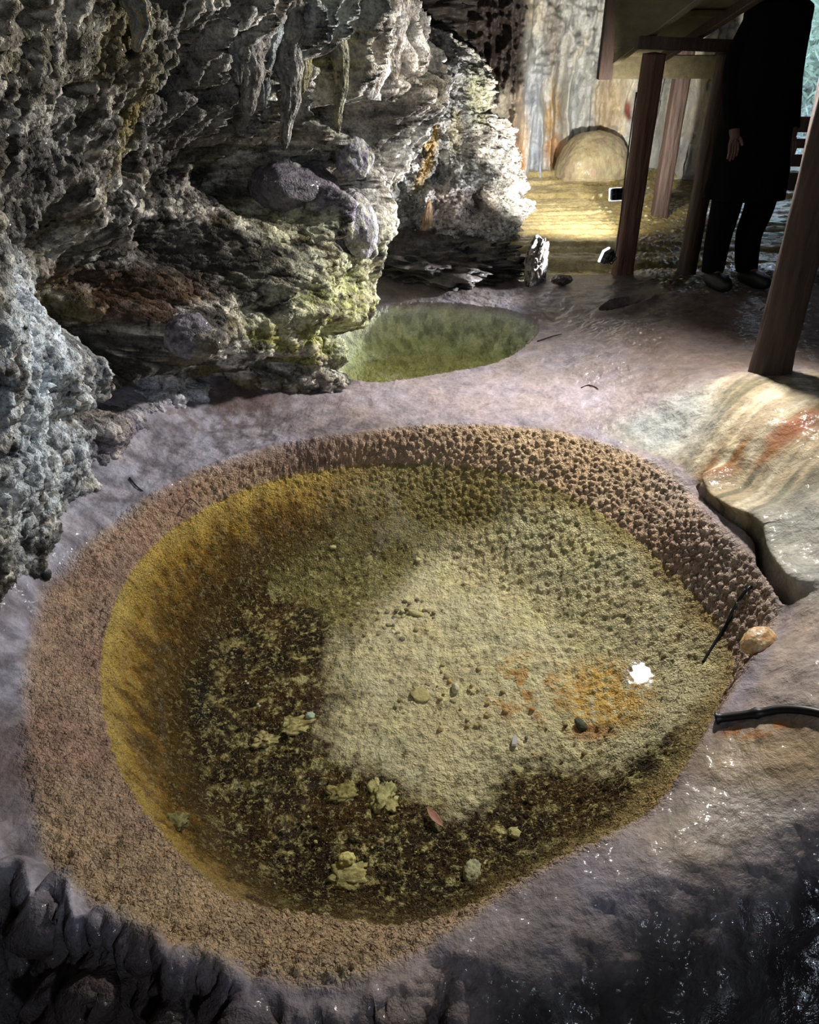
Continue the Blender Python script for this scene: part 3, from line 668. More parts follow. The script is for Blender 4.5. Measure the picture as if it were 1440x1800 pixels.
o = rock('rock_ledge', (.13,5.44,.34), (.60,.40,.15), M_wall, '#4f4844', (0,2,-6), 3, .45, 6, 2.0, '#342f2d', .35, .1, 1.0, ridg=.35)
tag(o, 'low dark rock ledge between the far green pool and the white pillar', 'rock')
o = rock('boulder', (.84,5.20,.40), (.07,.15,.15), M_wall, '#a8a29b', (0,0,-10), 11, .25, 5, 2.2, '#837c75', .1, .4, .8, ridg=.3)
tag(o, 'upright white-edged boulder at the right end of the dark ledge', 'rock')
def at_wall(px, py, y, dz=0): p = aty(px, py, y); return (p[0], p[1], p[2]+dz)
o = rock('stalagmite', aty(752,385,5.85), (.055,.055,.13), M_back, '#c8a37c', (0,4,0), 5, .15, 5, 2, '#8a6a52', .4, .3, 1, .55)
tag(o, 'small tan stalagmite standing at the foot of the white pillar', 'stalagmite')
def mound_shape(co):
    co[:, 2] = np.where(co[:, 2] < 0, co[:, 2]*.3, co[:, 2]); return co
o = rock('flowstone_mound', aty(1040,303,7.68), (.37,.30,.34), M_back, '#a89d7c', (0,0,10), 8, .07, 6, 1.1, '#a8957c', .5, .1, .85, .15, shape=mound_shape)
tag(o, 'rounded yellow flowstone mound at the foot of the back wall', 'rock')
o = rock('boulder', aty(622,278,3.9), (.085,.09,.085), M_wall, '#7f7c88', (0,20,0), 21, .16, 5, 1.6, '#989888', .4, .1, .9)
tag(o, 'small purple-grey rounded boulder jutting from the left wall, topmost one', 'rock')
o = rock('boulder', aty(520,332,3.86), (.21,.14,.11), M_wall, '#66626a', (0,10,10), 23, .12, 5, 1.4, '#55525c', .5, .1, .9)
tag(o, 'broad smooth purple boulder resting on the left wall shelf', 'rock')
o = rock('boulder', aty(628,395,3.85), (.09,.10,.15), M_wall, '#9a98a2', (0,-12,0), 26, .14, 5, 1.5, '#b0b0a0', .3, .1, .9)
tag(o, 'pale lilac boulder on the nose of the overhang above the far pool', 'rock')
o = rock('boulder', aty(333,592,3.13), (.10,.08,.10), M_wall, '#7d7a84', (0,0,0), 29, .12, 5, 1.6, '#55525a', .3, .2, .9)
tag(o, 'round grey boulder in the left wall beside the rust-brown recess', 'rock')
o = rock('boulder', aty(585,620,3.62), (.075,.07,.075), M_wall, '#b2b598', (0,0,0), 31, .18, 5, 2, '#8f9468', .3, .6, .9, ridg=.2)
tag(o, 'knobbly greenish rock at the left brink of the far pool', 'rock')
o = rock('rock', atz(988,492,.335), (.065,.05,.035), M_wall, '#4b4442', (0,0,0), 41, .15, 4, 1.5, '#2f2a28', .2, .2)
tag(o, 'small dark knob of rock on the lip before the yellow terraces', 'rock')

def stalactite(px, py0, py1, y, r, colr, col2, label, seed, lean=0, group=None, fold=.25):
    """hangs from the rock above (px,py0) to its tip (px,py1)."""
    y -= .10; a = aty(px, py0, y); b = aty(px+lean, py1, y); Lh = a[2]-b[2]
    ph = np.linspace(0, 2*math.pi, 64, endpoint=False); t = np.linspace(0, 1, 130)
    A, T = np.meshgrid(ph, t, indexing='ij')
    zc = a[2]+.06-(Lh+.06)*T
    rr = r*(1-T)**.55*(1+.12*np.sin(T*26+seed)) + .004
    ca, sa = np.cos(A), np.sin(A)
    rr = rr*(1+fold*(1-np.abs(perlin(ca*1.6+seed, sa*1.6, T*1.2))*2) + .22*fbm(ca*4+seed, sa*4, T*Lh*30, 3))
    cxx = a[0]+(b[0]-a[0])*T+.008*np.sin(T*9+seed)
    X = cxx+rr*ca; Y = a[1]+rr*sa*.8; Z = zc
    rr_end = T > .995
    X = np.where(rr_end, cxx, X); Y = np.where(rr_end, a[1], Y)
    col = np.zeros(X.shape+(3,))+lin(colr); col = mixc(col, col2, sst(-.1, .4, fbm(ca*2+seed, sa*2, T*6, 3)))
    o = grid_mesh('stalactite', X, Y, Z, M_wall, col, .2+0*X, .5+0*X, flip=True, closed=True)
    return tag(o, label, 'stalactite', group)
stalactite(655, -10, 175, 3.95, .10, '#e0dcd6', '#a89f96', 'broad white stalactite at the right end of the curtain, lowest of the bright ones', 1)
stalactite(694, -10, 140, 4.05, .06, '#ddd8d2', '#b0a294', 'white stalactite furthest right, beside the dark gap', 4)
stalactite(615, -10, 150, 3.85, .06, '#aab0b8', '#d6d3cc', 'bluish white stalactite left of the broad white one', 7, -6)
stalactite(597, 20, 235, 3.72, .035, '#8d8a72', '#6b6a5c', 'long thin olive grey stalactite above the topmost purple boulder', 9)
stalactite(552, 0, 165, 3.60, .06, '#807c66', '#978c5c', 'grey stalactite stained yellow halfway down the curtain', 12, -25)
stalactite(512, 30, 262, 3.45, .052, '#7f7d78', '#55534f', 'long grey stalactite reaching down to the broad purple boulder', 15, -8)
stalactite(470, 30, 190, 3.38, .055, '#70777a', '#858a8c', 'blue grey stalactite in the middle of the left wall curtain', 18, -12)
stalactite(434, -10, 205, 3.32, .07, '#85827e', '#6a6865', 'ribbed grey stalactite, tapering, left of the blue grey one', 21, 8)
stalactite(403, -10, 150, 3.28, .05, '#6e706f', '#4a4a48', 'dark grey stalactite at the left end of the curtain', 24, 14)
stalactite(243, -20, 92, 2.50, .035, '#6d6f6d', '#8c7c58', 'short ochre tipped stalactite hanging alone at upper left', 27, 4)

# ------------------------------------------------------------------ water
def water_sheet(name, poly, z, mat, label):
    bm = bmesh.new(); vs = [bm.verts.new((p[0], p[1], z)) for p in poly]; f = bm.faces.new(vs); f.normal_update()
    if f.normal.z < 0: f.normal_flip()
    me = bpy.data.meshes.new(name); bm.to_mesh(me); bm.free()
    return tag(link(name, me, mat), label, 'water', kind='stuff')
def grow(P, d):
    P = np.array(P); t = np.roll(P, -1, 0)-np.roll(P, 1, 0); n = np.stack([t[:, 1], -t[:, 0]], 1); n /= np.linalg.norm(n, axis=1)[:, None]
    a = P[:, 0]*np.roll(P[:, 1], -1)-np.roll(P[:, 0], -1)*P[:, 1]
    return P + n*d*(1 if a.sum() > 0 else -1)
M_w1 = water_mat('clear_water', (.985, .98, .93)); M_w2 = water_mat('green_water', (.95, .965, .84)); M_w3 = water_mat('amber_water', (.85, .80, .62), 1.5)
water_sheet('pool_water', grow(W1, .035), 0.0, M_w1, 'clear still water filling the big round pool in the foreground')
water_sheet('pool_water', grow(R2, -.035), 0.055, M_w2, 'shallow green water in the smaller pool under the overhang')
water_sheet('pool_water', [(.55,5.16),(1.5,5.16),(1.5,5.50),(.55,5.50)], .289, M_w3, 'thin sheet of water at the foot of the yellow terraces')
water_sheet('pool_water', [(.7,6.72),(1.75,6.72),(1.75,7.18),(.7,7.18)], .437, M_w3, 'narrow strip of water on an upper yellow terrace')

# ------------------------------------------------------------------ timber
M_wood = plain('dark_wet_timber', '#3a2a22', .7, noise=.5, scale=12, bump=.01, stretch=(3, 3, .4))
M_woodr = plain('reddish_timber', '#4d3022', .65, noise=.5, scale=12, bump=.012, stretch=(3, 3, .35))
M_board = plain('pale_board', '#4f472f', .8, noise=.35, scale=6, bump=.004, stretch=(4, .5, 4))
M_black = plain('black_rubber', '#101114', .45, noise=.2); M_white = plain('white_enamel', '#d8dade', .4, noise=.05)
M_grey = plain('dark_metal', '#2b3036', .4, .6, noise=.2)
def tube_mesh(name, pts, rad, mat, parent=None, seg=10, sub=6):
    P = [Vector(p) for p in pts]; Q = []
    for i in range(len(P)-1):
        p0 = P[max(i-1, 0)]; p1 = P[i]; p2 = P[i+1]; p3 = P[min(i+2, len(P)-1)]
        for k in range(sub):
            t = k/sub; Q.append(.5*((2*p1)+(p2-p0)*t+(2*p0-5*p1+4*p2-p3)*t*t+(3*p1-p0-3*p2+p3)*t**3))
    Q.append(P[-1]); bm = bmesh.new(); rings = []
    n = len(Q)
    for i, q in enumerate(Q):
        d = (Q[min(i+1, n-1)]-Q[max(i-1, 0)]).normalized(); a = d.orthogonal().normalized() if i == 0 else (a-d*a.dot(d)).normalized(); b = d.cross(a)
        r = rad(i/(n-1)) if callable(rad) else rad
        rings.append([bm.verts.new(q+(a*math.cos(2*math.pi*k/seg)+b*math.sin(2*math.pi*k/seg))*r) for k in range(seg)])
    for r0, r1 in zip(rings[:-1], rings[1:]):
        for k in range(seg): bm.faces.new((r0[k], r0[(k+1) % seg], r1[(k+1) % seg], r1[k]))
    bm.faces.new(rings[0][::-1]); bm.faces.new(rings[-1])
    for f in bm.faces: f.smooth = True
    me = bpy.data.meshes.new(name); bm.to_mesh(me); bm.free(); return link(name, me, mat, parent)
def box_mesh(name, c, s, mat, parent=None, rot=(0, 0, 0), bev=.004):
    bm = bmesh.new(); bmesh.ops.create_cube(bm, size=1)
    for v in bm.verts: v.co = Vector((v.co.x*s[0], v.co.y*s[1], v.co.z*s[2]))
    if bev: bmesh.ops.bevel(bm, geom=bm.edges[:], offset=min(bev, min(s)*.3), segments=2, affect='EDGES')
    bmesh.ops.transform(bm, matrix=Matrix.Translation(c) @ Matrix.Rotation(math.radians(rot[2]), 4, 'Z') @ Matrix.Rotation(math.radians(rot[1]), 4, 'Y') @ Matrix.Rotation(math.radians(rot[0]), 4, 'X'), verts=bm.verts)
    me = bpy.data.meshes.new(name); bm.to_mesh(me); bm.free(); return link(name, me, mat, parent)
def prism(name, quad, th, mat, parent=None):
    """slab from four corner points, thickness th against the face normal."""
    q = [Vector(p) for p in quad]; n = (q[1]-q[0]).cross(q[3]-q[0]).normalized()*th
    bm = bmesh.new(); a = [bm.verts.new(p) for p in q]; b = [bm.verts.new(p+n) for p in q]
    bm.faces.new(a[::-1]); bm.faces.new(b)
    for i in range(4): bm.faces.new((a[i], a[(i+1) % 4], b[(i+1) % 4], b[i]))
    bmesh.ops.bevel(bm, geom=bm.edges[:], offset=min(.004, th*.3), segments=1, affect='EDGES')
    me = bpy.data.meshes.new(name); bm.to_mesh(me); bm.free(); return link(name, me, mat, parent)
def post(x, y, z0, z1, r, mat, label, seed, square=.6, lean=(0, 0)):
    ph = np.linspace(0, 2*math.pi, 40, endpoint=False); t = np.linspace(0, 1, 150); A, T = np.meshgrid(ph, t, indexing='ij')
    ca, sa = np.cos(A), np.sin(A); L = z1-z0
    sq = 1/np.maximum(np.abs(ca), np.abs(sa)); rr = r*((1-square)+square*sq*.92)*(1+.10*(T < .06)*(1-T/.06))
    rr = rr*(1+.10*fbm(ca*1.5+seed, sa*1.5, T*L*2.2, 3)+.05*(1-np.abs(perlin(ca*5+seed, sa*5, T*L*1.2))*2))
    X = rr*ca+lean[0]*T; Y = rr*sa+lean[1]*T; Z = T*L
    X[:, -1] = lean[0]; Y[:, -1] = lean[1]
    o = grid_mesh('wooden_post', X, Y, Z, mat, flip=True, closed=True); o.location = (x, y, z0)
    return tag(o, label, 'post')
def fz(x, y): return floor_z(x, y)-.02
post(1.41, 5.15, fz(1.41,5.15), 1.604, .062, M_woodr, 'reddish brown wooden post with two spotlights fixed to its left side', 2)
post(1.80, 5.06, fz(1.8,5.06), 1.604, .055, M_wood, 'knotty dark wooden post between the spotlit post and the standing person', 5, .3)
post(1.60, 3.22, fz(1.60,3.22), 2.55, .078, M_wood, 'thick dark round post at the right edge, nearest of the timbers', 9, .15, (.0, .03))
post(2.02, 6.55, fz(2.02,6.55), 1.62, .06, M_wood, 'dark wooden post behind the walkway, in front of the grey wall', 12, .7)
# walkway: a sloping boarded ramp seen from beneath
y0, z0, y1, z1 = 6.0, 1.51, 3.95, 1.92
ramp = bpy.data.objects.new('wooden_walkway', None); C.objects.link(ramp); ramp.location = (1.58, 5.0, 1.6)
tag(ramp, 'sloping boarded walkway seen from below, resting on the posts', 'walkway')
def RP(x, y, z): return (x-1.58, y-5.0, z-1.6)
prism('deck', [RP(1.40,y0,z0+.05),RP(1.40,y1,z1+.05),RP(1.69,y1,z1+.05),RP(1.69,y0,z0+.05)], .03, M_board, ramp)
for x in (1.385, 1.67): prism('stringer', [RP(x-.02,y0,z0),RP(x-.02,y1,z1),RP(x+.025,y1,z1),RP(x+.025,y0,z0)], .09, M_wood if x > 1.5 else M_board, ramp)
box_mesh('crossbeam', RP(1.61,5.15,1.64), (.62,.09,.065), M_wood, ramp, (0,2,0))
box_mesh('end_board', RP(1.86,6.02,1.50), (1.0,.04,.14), M_board, ramp)
prism('side_panel', [RP(1.37,5.98,1.52),RP(1.30,5.98,2.25),RP(1.30,4.0,2.7),RP(1.37,4.0,1.95)], .025, M_board, ramp)
box_mesh('railing_post', RP(1.33,6.02,1.95), (.09,.09,1.05), M_wood, ramp)
for y in (5.6, 4.8): box_mesh('batten', RP(1.54, y, z0+(z1-z0)*(y0-y)/(y0-y1)+.035), (.28,.05,.03), M_board, ramp)
# slatted barrier in front of the daylit opening
sl = bpy.data.objects.new('slatted_barrier', None); C.objects.link(sl); sl.location = (3.08, 6.6, fz(3.08,6.6))
tag(sl, 'dark slatted barrier with daylight in its gaps behind the standing person', 'barrier'); bz = sl.location.z
cuts = [1.173, 1.02, .908, .776, .60]
for a, b in zip(cuts[:-1], cuts[1:]):
    box_mesh('slat', (0, 0, (a+b)/2-bz), (1.1,.03,(a-b)-.045), M_wood, sl)
for x in (-.5, .5): box_mesh('upright', (x, .04, (1.16-bz)/2), (.07,.05,1.16-bz), M_wood, sl)

# ------------------------------------------------------------------ spotlights
def spotlight(loc, tgt, label, s=1.0, mount=None):
    e = bpy.data.objects.new('spotlight', None); C.objects.link(e); e.location = loc; aim(e, tgt); tag(e, label, 'lamp')
    box_mesh('housing', (0, 0, .03*s), (.10*s,.075*s,.04*s), M_black, e, bev=.006)
    box_mesh('lamp_face', (0, 0, .005*s), (.105*s,.08*s,.014*s), M_lens, e, bev=.003)
    for k in (-1, 0, 1): box_mesh('cooling_fin', (k*.028*s, 0, .056*s), (.006*s,.06*s,.018*s), M_grey, e, bev=.001)
    tube_mesh('bracket', [(-.056*s,0,.03*s),(-.06*s,.0,.07*s),(0,0,.085*s),(.06*s,0,.07*s),(.056*s,0,.03*s)], .004*s, M_grey, e, 8, 4)
    if mount:
        bpy.context.view_layer.update(); inv = e.matrix_world.inverted()
        tube_mesh('cable', [inv @ Vector(p) for p in mount], .004, M_black, e, 6, 4)
    return e
M_lens = plain('lit_lens', '#e8edf5', .3, noise=0, emit=((.85,.92,1.0), 3.0))
spotlight(SPOT_A, (1.05,6.6,.55), 'upper white-framed spotlight on the left side of the reddish post', 1.0, [(1.36,5.42,.80),(1.40,5.32,.85),(1.385,5.24,.76),(1.39,5.22,.6)])
spotlight(SPOT_B, (0.35,5.6,.85), 'lower tilted spotlight near the ground at the foot of the reddish post', 1.0, [(1.26,5.03,.49),(1.31,5.06,.43),(1.335,5.10,.6),(1.335,5.14,1.0),(1.34,5.16,1.4)])
lampo = spotlight((LAMP[0]+.02, LAMP[1]+.02, LAMP[2]+.03), (-.60,1.60,.2), 'big floodlight hung from the near end of the walkway', 1.5, [(1.50,3.70,1.88),(1.46,3.80,2.0),(1.42,3.96,1.97)])

# ------------------------------------------------------------------ cables
def onfloor(px, py, z=0.2, dz=0):
    for _ in range(14):
        p = atz(px, py, z+dz); z = .5*z + .5*floor_z(p[0], p[1])
    return atz(px, py, z+dz)
tube_mesh('black_conduit', [onfloor(1258,1263,.15,.012)]+[onfloor(px, py, .2, .012) for px, py in ((1285,1260),(1330,1254),(1370,1247),(1410,1248),(1450,1256),(1500,1270))], lambda t: .0115+.006*math.exp(-((t-.02)/.03)**2)+.005*math.exp(-((t-.33)/.02)**2), M_black)
tag(bpy.data.objects['black_conduit'], 'thick black conduit lying across the right-hand flowstone to the pool edge', 'cable')
tube_mesh('thin_cable', [onfloor(px, py, .1, .006) for px, py in ((1348,995),(1335,1012),(1318,1032),(1302,1050),(1288,1075),(1276,1100),(1262,1122),(1248,1145),(1236,1165))], .0055, M_grey, None, 8, 4)
tag(bpy.data.objects['thin_cable'], 'thin dark cable running from the rock crack down into the pool', 'cable')

# ------------------------------------------------------------------ stones, crystal, leaf, twigs
M_stone = rock_mat('loose_stone', cell=140, tex=2.5, bump=.25, contrast=.3)
def stone(name, px, py, size, colr, label, cat='stone', rot=(0, 0, 0), seed=0, col2=None, group=None, sub=3, rough=.22, power=.85):
    k_ = 1.0 if name == 'pebble' else 1.2; size = (size[0]*k_, size[1]*k_, size[2]*(.75 if name == 'clump' else 1.)); p = onfloor(px, py, -.3, size[2]*.25+(.006 if name == 'clump' else .009))
    o = rock(name, p, size, M_stone, colr, rot, seed, rough, sub, 1.8, col2, .2, .1, power); return tag(o, label, cat, group)
stone('stone', 830, 1532, (.020,.030,.014), '#b9bd9c', 'oval grey-green stone lying on dark silt near the front of the pool', rot=(0,0,-12), seed=1, col2='#8b9078', sub=4)
stone('stone', 610, 1512, (.020,.018,.018), '#e2dc96', 'cream stone standing on a ragged pale clump near the front of the pool', rot=(0,0,10), seed=2, sub=4)
stone('clump', 612, 1540, (.040,.034,.012), '#a09a66', 'ragged pale clump beneath the cream stone in the dark silt', seed=3, col2='#cfc98c', sub=4, rough=.5, cat='clump')
stone('stone', 732, 1078, (.030,.012,.008), '#bdb886', 'long thin tan stone at the top of the pebble patch', rot=(0,5,-20), seed=4)
stone('stone', 800, 1210, (.010,.020,.018), '#cfcdb6', 'white-edged upright stone in the middle of the pale silt', rot=(0,20,5), seed=5)
stone('stone', 740, 1222, (.030,.028,.008), '#b3a878', 'flat tan slab in the middle of the pale silt', rot=(4,8,30), seed=6)
stone('stone', 1022, 1275, (.013,.026,.014), '#4d5046', 'dark pointed stone left below the orange patch', rot=(0,0,25), seed=7)
stone('stone', 545, 1258, (.014,.012,.010), '#b9cfc0', 'pale blue-green stone on dark silt beside a ragged cream clump', seed=8)
stone('clump', 520, 1275, (.040,.030,.010), '#bdb684', 'ragged cream clump beside the pale blue-green stone', seed=9, col2='#8a7d4a', sub=4, rough=.6, cat='clump')
stone('clump', 465, 1300, (.034,.026,.009), '#c3bb86', 'ragged cream clump left of centre in the dark silt', seed=10, col2='#5c4a24', sub=4, rough=.6, cat='clump')
stone('clump', 675, 1400, (.036,.050,.011), '#c8c48e', 'branching cream clump below the pale silt tongue', seed=11, col2='#8a8452', sub=4, rough=.6, cat='clump')
stone('clump', 600, 1395, (.034,.030,.012), '#a39c66', 'dull ring-shaped clump on dark brown silt', seed=12, col2='#6b5e30', sub=4, rough=.5, cat='clump')
stone('clump', 305, 1445, (.034,.022,.014), '#8f8a5c', 'small clump on the left foot of the submerged wall', seed=13, col2='#5f5a38', sub=4, rough=.5, cat='clump')
stone('clump', 908, 1465, (.020,.015,.010), '#cfc890', 'small pale clump right of the pink leaf', seed=14, sub=3, rough=.4, cat='clump')
stone('stone', 585, 962, (.012,.010,.008), '#bdb98a', 'lone tan pebble in the olive silt at the back of the pool', seed=15)
stone('stone', 735, 984, (.010,.009,.008), '#c9c596', 'small cream pebble on the olive slope at the back', seed=16)
stone('stone', 1095, 900, (.008,.007,.006), '#a9a57c', 'dull pebble under the far right rim of the pool', seed=17)
pr = random.Random(4)
def pebbles(n, cx, cy, rx, ry, cols, label, group, s0, s1):
    for i in range(n):
        a = pr.uniform(0, 6.28); q = math.sqrt(pr.random()); s = pr.uniform(s0, s1)
        stone('pebble', cx+rx*q*math.cos(a), cy+ry*q*math.sin(a), (s, s*pr.uniform(.6, 1), s*pr.uniform(.4, .7)), pr.choice(cols), label, 'pebble', (0, 0, pr.uniform(0, 180)), pr.uniform(0, 50), None, group, 2)
pebbles(34, 690, 1085, 75, 42, ['#a8a27c', '#8c8664', '#c4be94', '#6e6850'], 'small pebble in the patch at the dark and pale silt border', 'pebbles in the patch by the long tan stone', .006, .013)
pebbles(30, 790, 1225, 110, 60, ['#b5a878', '#9a8a5c', '#bb9c64', '#a09a76'], 'small pebble scattered on the pale silt around the flat slab', 'pebbles around the flat slab', .005, .012)
pebbles(26, 640, 1490, 240, 85, ['#cfc992', '#b5ae78', '#8f8452'], 'tiny cream pebble on dark silt at the front of the pool', 'cream pebbles at the front of the pool', .003, .008)
pebbles(14, 450, 1240, 90, 60, ['#d8d8c0', '#b5ae78', '#c9c9b4'], 'tiny white pebble on dark silt at the left of the pool', 'white pebbles at the left of the pool', .003, .006)
pebbles(12, 990, 1290, 90, 60, ['#6b6444', '#8c7a48', '#c08a48'], 'small pebble below the orange patch at the right of the pool', 'pebbles below the orange patch', .005, .011)
def shard(name, p, pts, th, mat, rot, label, cat):
    bm = bmesh.new(); a = [bm.verts.new((x, y, 0)) for x, y in pts]; b = [bm.verts.new((x*.8, y*.8, th)) for x, y in pts]
    bm.faces.new(a[::-1]); bm.faces.new(b); n = len(pts)
    for i in range(n): bm.faces.new((a[i], a[(i+1) % n], b[(i+1) % n], b[i]))
    me = bpy.data.meshes.new(name); bm.to_mesh(me); bm.free(); o = link(name, me, mat); o.location = p; o.rotation_euler = [math.radians(a) for a in rot]
    return tag(o, label, cat)
M_crys = plain('white_crystal', '#eef0ff', .15, noise=.03, spec=.9); M_leaf = plain('pink_leaf', '#b07a68', .6, noise=.3, scale=60)
shard('crystal', onfloor(903,1303,-.3,.014), [(-.010,-.017),(.008,-.018),(.013,.003),(.005,.024),(-.004,.013)], .016, M_crys, (25,0,0), 'bright white crystal chip on the silt left of the orange patch', 'crystal')
def leaf(name, px, py, L, W, rot, mat, label, z0=-.3):
    X, Y = np.meshgrid(np.linspace(-1, 1, 30), np.linspace(-1, 1, 12), indexing='ij')
    w = (1-np.abs(X)**1.8)*(1-.3*X); Z = .12*(Y*Y)*w*W+.05*L*X*X
    me = grid_mesh(name, X*L, Y*w*W, Z, mat); p = onfloor(px, py, z0, .020); me.location = p; me.rotation_euler = (0, .1, math.radians(rot))
    sd = me.modifiers.new('t', 'SOLIDIFY'); sd.thickness = .0012
    return tag(me, label, 'leaf')
leaf('fallen_leaf', 765, 1437, .040, .013, -52, M_leaf, 'curled pink leaf lying on dark silt near the front of the pool')
M_twig = plain('dark_twig', '#2a201a', .8, noise=.3)
def twig(pts, r, label, dz=.004):
    o = tube_mesh('twig', [onfloor(px, py, .2, dz) for px, py in pts], lambda t: r*(1-.5*t), M_twig, None, 6, 4); return tag(o, label, 'twig')
twig([(945,600),(962,594),(975,590),(988,587)], .005, 'dark twig lying at the right brink of the far green pool')
twig([(228,840),(236,850),(244,858),(251,863)], .004, 'short dark twig on the grey rock above the rim, far left')
twig([(300,868),(325,872),(340,880),(352,892)], .003, 'thin curved twig caught in the knobbly rim, upper left', .008)
twig([(1022,682),(1034,677),(1046,680),(1052,684)], .004, 'small hooked twig on wet rock right of the far pool')
o = rock('flowstone_lump', onfloor(1335,1128,.15,.02), (.055,.045,.035), M_back, '#cfa06a', (0,-10,35), 51, .12, 5, 1.4, '#ddc8a0', .5, .05, .9)
tag(o, 'small orange and cream flowstone lump at the right rim of the pool', 'rock')

# ------------------------------------------------------------------ person, dark against the light
per = bpy.data.objects.new('person', None); C.objects.link(per); pfz = fz(2.00,4.75)+.02; per.location = (2.00, 4.75, pfz); per.rotation_euler = (0, 0, math.radians(12))
tag(per, 'person in a dark knee-length coat and trousers standing beside the walkway posts', 'person')
def skin(name, V, E, mat, parent, root=0, sub=2):
    me = bpy.data.meshes.new(name); me.from_pydata([v[:3] for v in V], E, []); o = link(name, me, mat, parent)
    m = o.modifiers.new('skin', 'SKIN'); m.use_smooth_shade = True
    for i, v in enumerate(V):
        r = v[3]; me.skin_vertices[0].data[i].radius = (r, r) if not isinstance(r, tuple) else r
        me.skin_vertices[0].data[i].use_root = (i == root)
    s = o.modifiers.new('sub', 'SUBSURF'); s.levels = sub; s.render_levels = sub
    return o
M_skin = plain('skin', '#5a4034', .55, noise=.05); M_coat = plain('dark_coat', '#070708', 1, noise=.3, scale=40, spec=.1); M_tr = plain('dark_trousers', '#070708', 1, noise=.3, scale=40, spec=.1); M_shoe = plain('black_shoe', '#08080a', .6); M_hair = plain('dark_hair', '#120c08', .7, noise=.4, scale=80, stretch=(1,1,.2))
# he faces the camera (-y); lean to the left at the feet
Bv = [(-.08,0,.93,(.14,.10)),(-.09,0,1.10,(.13,.10)),(-.10,0,1.28,(.16,.11)),(-.10,0,1.42,(.13,.09)),(-.10,-.01,1.50,.055),(-.10,-.02,1.58,.075),(-.10,-.03,1.67,.088),(-.10,-.02,1.72,.06),
      (-.17,0,.86,.085),(-.18,-.02,.50,.058),(-.17,.01,.30,.052),(-.17,.0,.09,.038),(-.17,-.14,.035,.035),
      (.0,0,.86,.085),(.03,-.03,.50,.058),(.03,.01,.30,.052),(.06,.0,.09,.038),(.08,-.14,.035,.035),
      (-.21,0,1.36,.048),(-.27,.03,1.14,.040),(-.27,-.06,.92,.033),(-.27,-.09,.84,.026),
      (.02,0,1.36,.048),(.08,.03,1.14,.040),(.09,-.05,.92,.033),(.09,-.08,.84,.026)]
Be = [(0,1),(1,2),(2,3),(3,4),(4,5),(5,6),(6,7),(0,8),(8,9),(9,10),(10,11),(11,12),(0,13),(13,14),(14,15),(15,16),(16,17),(3,18),(18,19),(19,20),(20,21),(3,22),(22,23),(23,24),(24,25)]
for hx, hz, i0, sgn in ((-.27,.84,21,1),(.09,.84,25,-1)):
    hy = Bv[i0][1]
    for k in range(4):
        n = len(Bv); fx = hx+sgn*(.0+.0)+(k-1.5)*.016; l = (.075,.085,.08,.062)[k]
        Bv += [(fx, hy-.018, hz-.045, .010), (fx, hy-.030, hz-.045-l*.5, .0085), (fx+.002, hy-.022, hz-.045-l, .0075)]; Be += [(i0, n), (n, n+1), (n+1, n+2)]
    n = len(Bv); Bv += [(hx+sgn*.035, hy-.02, hz-.02, .011), (hx+sgn*.045, hy-.035, hz-.055, .009)]; Be += [(i0, n), (n, n+1)]
body = skin('body', Bv, Be, M_skin, per)
def loft(name, rings, mat, parent, seg=48, fold=0.0):
    A, T = np.meshgrid(np.linspace(0, 2*math.pi, seg, endpoint=False), np.linspace(0, len(rings)-1, (len(rings)-1)*8+1), indexing='ij')
    R = np.array(rings, float); g = [np.interp(T, np.arange(len(rings)), R[:, k]) for k in range(5)]
    f = 1+fold*np.sin(A*7+T)*np.clip(1-T/3, 0, 1)+.03*fbm(np.cos(A)*2, np.sin(A)*2, T*1.5, 3)
    return grid_mesh(name, g[0]+g[2]*np.cos(A)*f, g[1]+g[3]*np.sin(A)*f, g[4], mat, flip=True, closed=True, parent=parent)
co_ = loft('coat', [(-.07,-.01,.225,.17,.50),(-.07,-.01,.222,.165,.62),(-.08,0,.21,.155,.80),(-.09,0,.20,.15,1.0),(-.09,0,.175,.15,1.2),(-.09,0,.17,.14,1.34),(-.10,0,.17,.13,1.43),(-.10,0,.075,.075,1.49),(-.10,0,.07,.07,1.53)], M_coat, per, fold=.05)
co_.modifiers.new('t', 'SOLIDIFY').thickness = .006
for s, xs_ in ((-1, [(-.21,0,1.38),(-.27,.03,1.16),(-.27,-.07,.86)]), (1, [(.02,0,1.38),(.08,.03,1.16),(.09,-.06,.86)])):
    tube_mesh('sleeve', xs_, lambda t: .062-.014*t, M_coat, co_, 16, 6)
for xs_ in ([(-.165,0,.88),(-.18,-.02,.50),(-.17,.01,.28),(-.17,.0,.08)], [(.0,0,.88),(.03,-.03,.50),(.03,.01,.28),(.06,.0,.08)]):
    tube_mesh('trouser_leg', xs_, lambda t: .098-.035*t, M_tr, per, 18, 6)
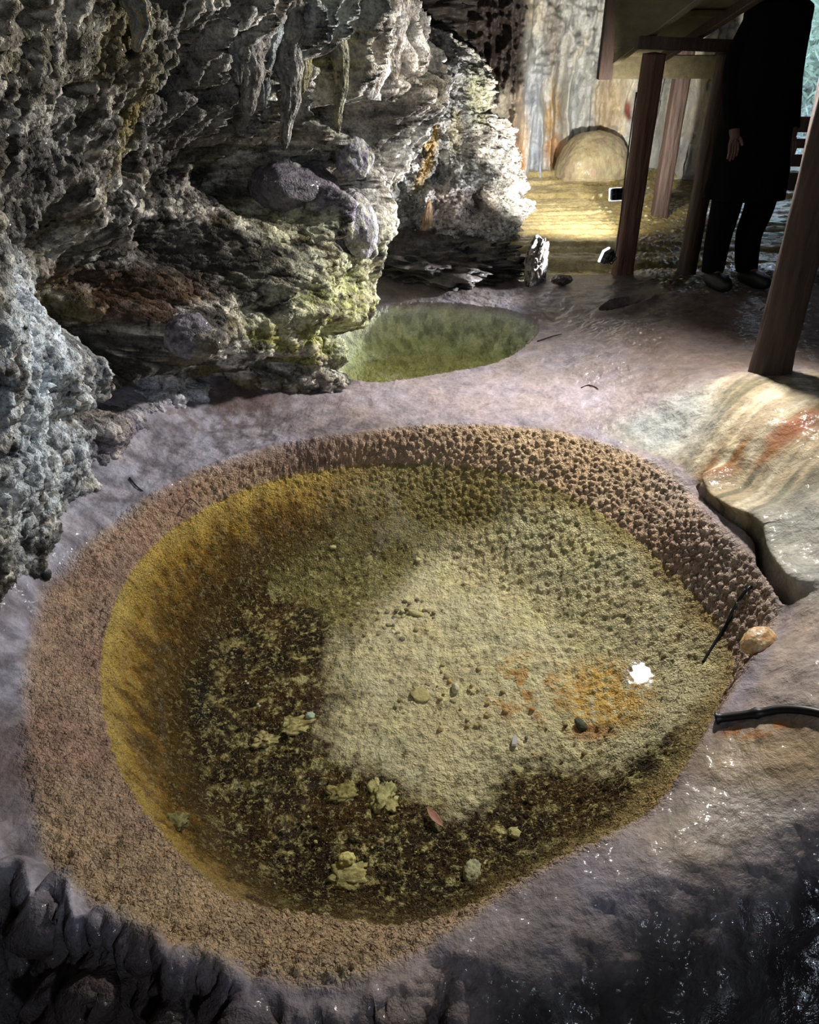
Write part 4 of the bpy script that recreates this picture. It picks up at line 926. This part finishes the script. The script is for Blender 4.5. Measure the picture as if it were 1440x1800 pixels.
for x in (-.17, .07):
    rock('shoe', (x, -.075, .045), (.052,.14,.048), M_shoe, '#08080a', (0,0,4 if x > 0 else -4), 1, .03, 3, 1, power=.8, parent=per, wet=.2, pop=0)
hr = rock('hair', (-.10,-.015,1.695), (.097,.108,.09), M_hair, '#120c08', (0,0,0), 2, .06, 4, 4, parent=per)
for nm, p, s in (('nose', (-.10,-.135,1.635), (.013,.018,.02)), ('mouth', (-.10,-.118,1.59), (.024,.008,.006)), ('ear', (-.19,-.02,1.64), (.01,.02,.03)), ('ear', (-.01,-.02,1.64), (.01,.02,.03)), ('eye', (-.135,-.118,1.66), (.012,.008,.008)), ('eye', (-.065,-.118,1.66), (.012,.008,.008))):
    rock(nm, p, s, M_white if nm == 'eye' else M_skin, '#a07058', (0,0,0), 0, .02, 3, 1, parent=per)

# ------------------------------------------------------------------ outdoors seen through the slit at the right
M_foli = plain('pale_foliage', '#c3d6c0', .6, noise=.5, scale=3); M_bark = plain('bark', '#4a3b2c', .9, noise=.4)
tr = bpy.data.objects.new('tree', None); C.objects.link(tr); tr.location = (5.6, 11.0, -.2)
tag(tr, 'leafy tree in bright daylight outside the cave, beyond the slatted barrier', 'tree')
tube_mesh('trunk', [(0,0,0),(.05,0,.9),(-.05,.1,1.8),(.1,0,2.8)], lambda t: .14-.08*t, M_bark, tr, 12, 5)
rl = np.random.RandomState(3); n = 5200
c_ = rl.normal(size=(n, 3))*np.array([.8,.7,1.0])+np.array([-.4,0,2.2]); vs = []; fs = []
for i, c in enumerate(c_):
    a = Vector(rl.normal(size=3)).normalized(); b = a.orthogonal().normalized(); s = rl.uniform(.03, .06); c = Vector(c)
    vs += [c-a*s*1.6, c+b*s*.6, c+a*s*1.6, c-b*s*.6]; fs.append((4*i, 4*i+1, 4*i+2, 4*i+3))
me = bpy.data.meshes.new('foliage'); me.from_pydata([tuple(v) for v in vs], [], fs); link('foliage', me, M_foli, tr)
bank = rough_sheet('ground_outside', [(3.4,9.1,.35),(12,9.1,.0),(12,16,2.2),(1.2,16,2.2)], 60, 60, .25, '#c8cfc8');
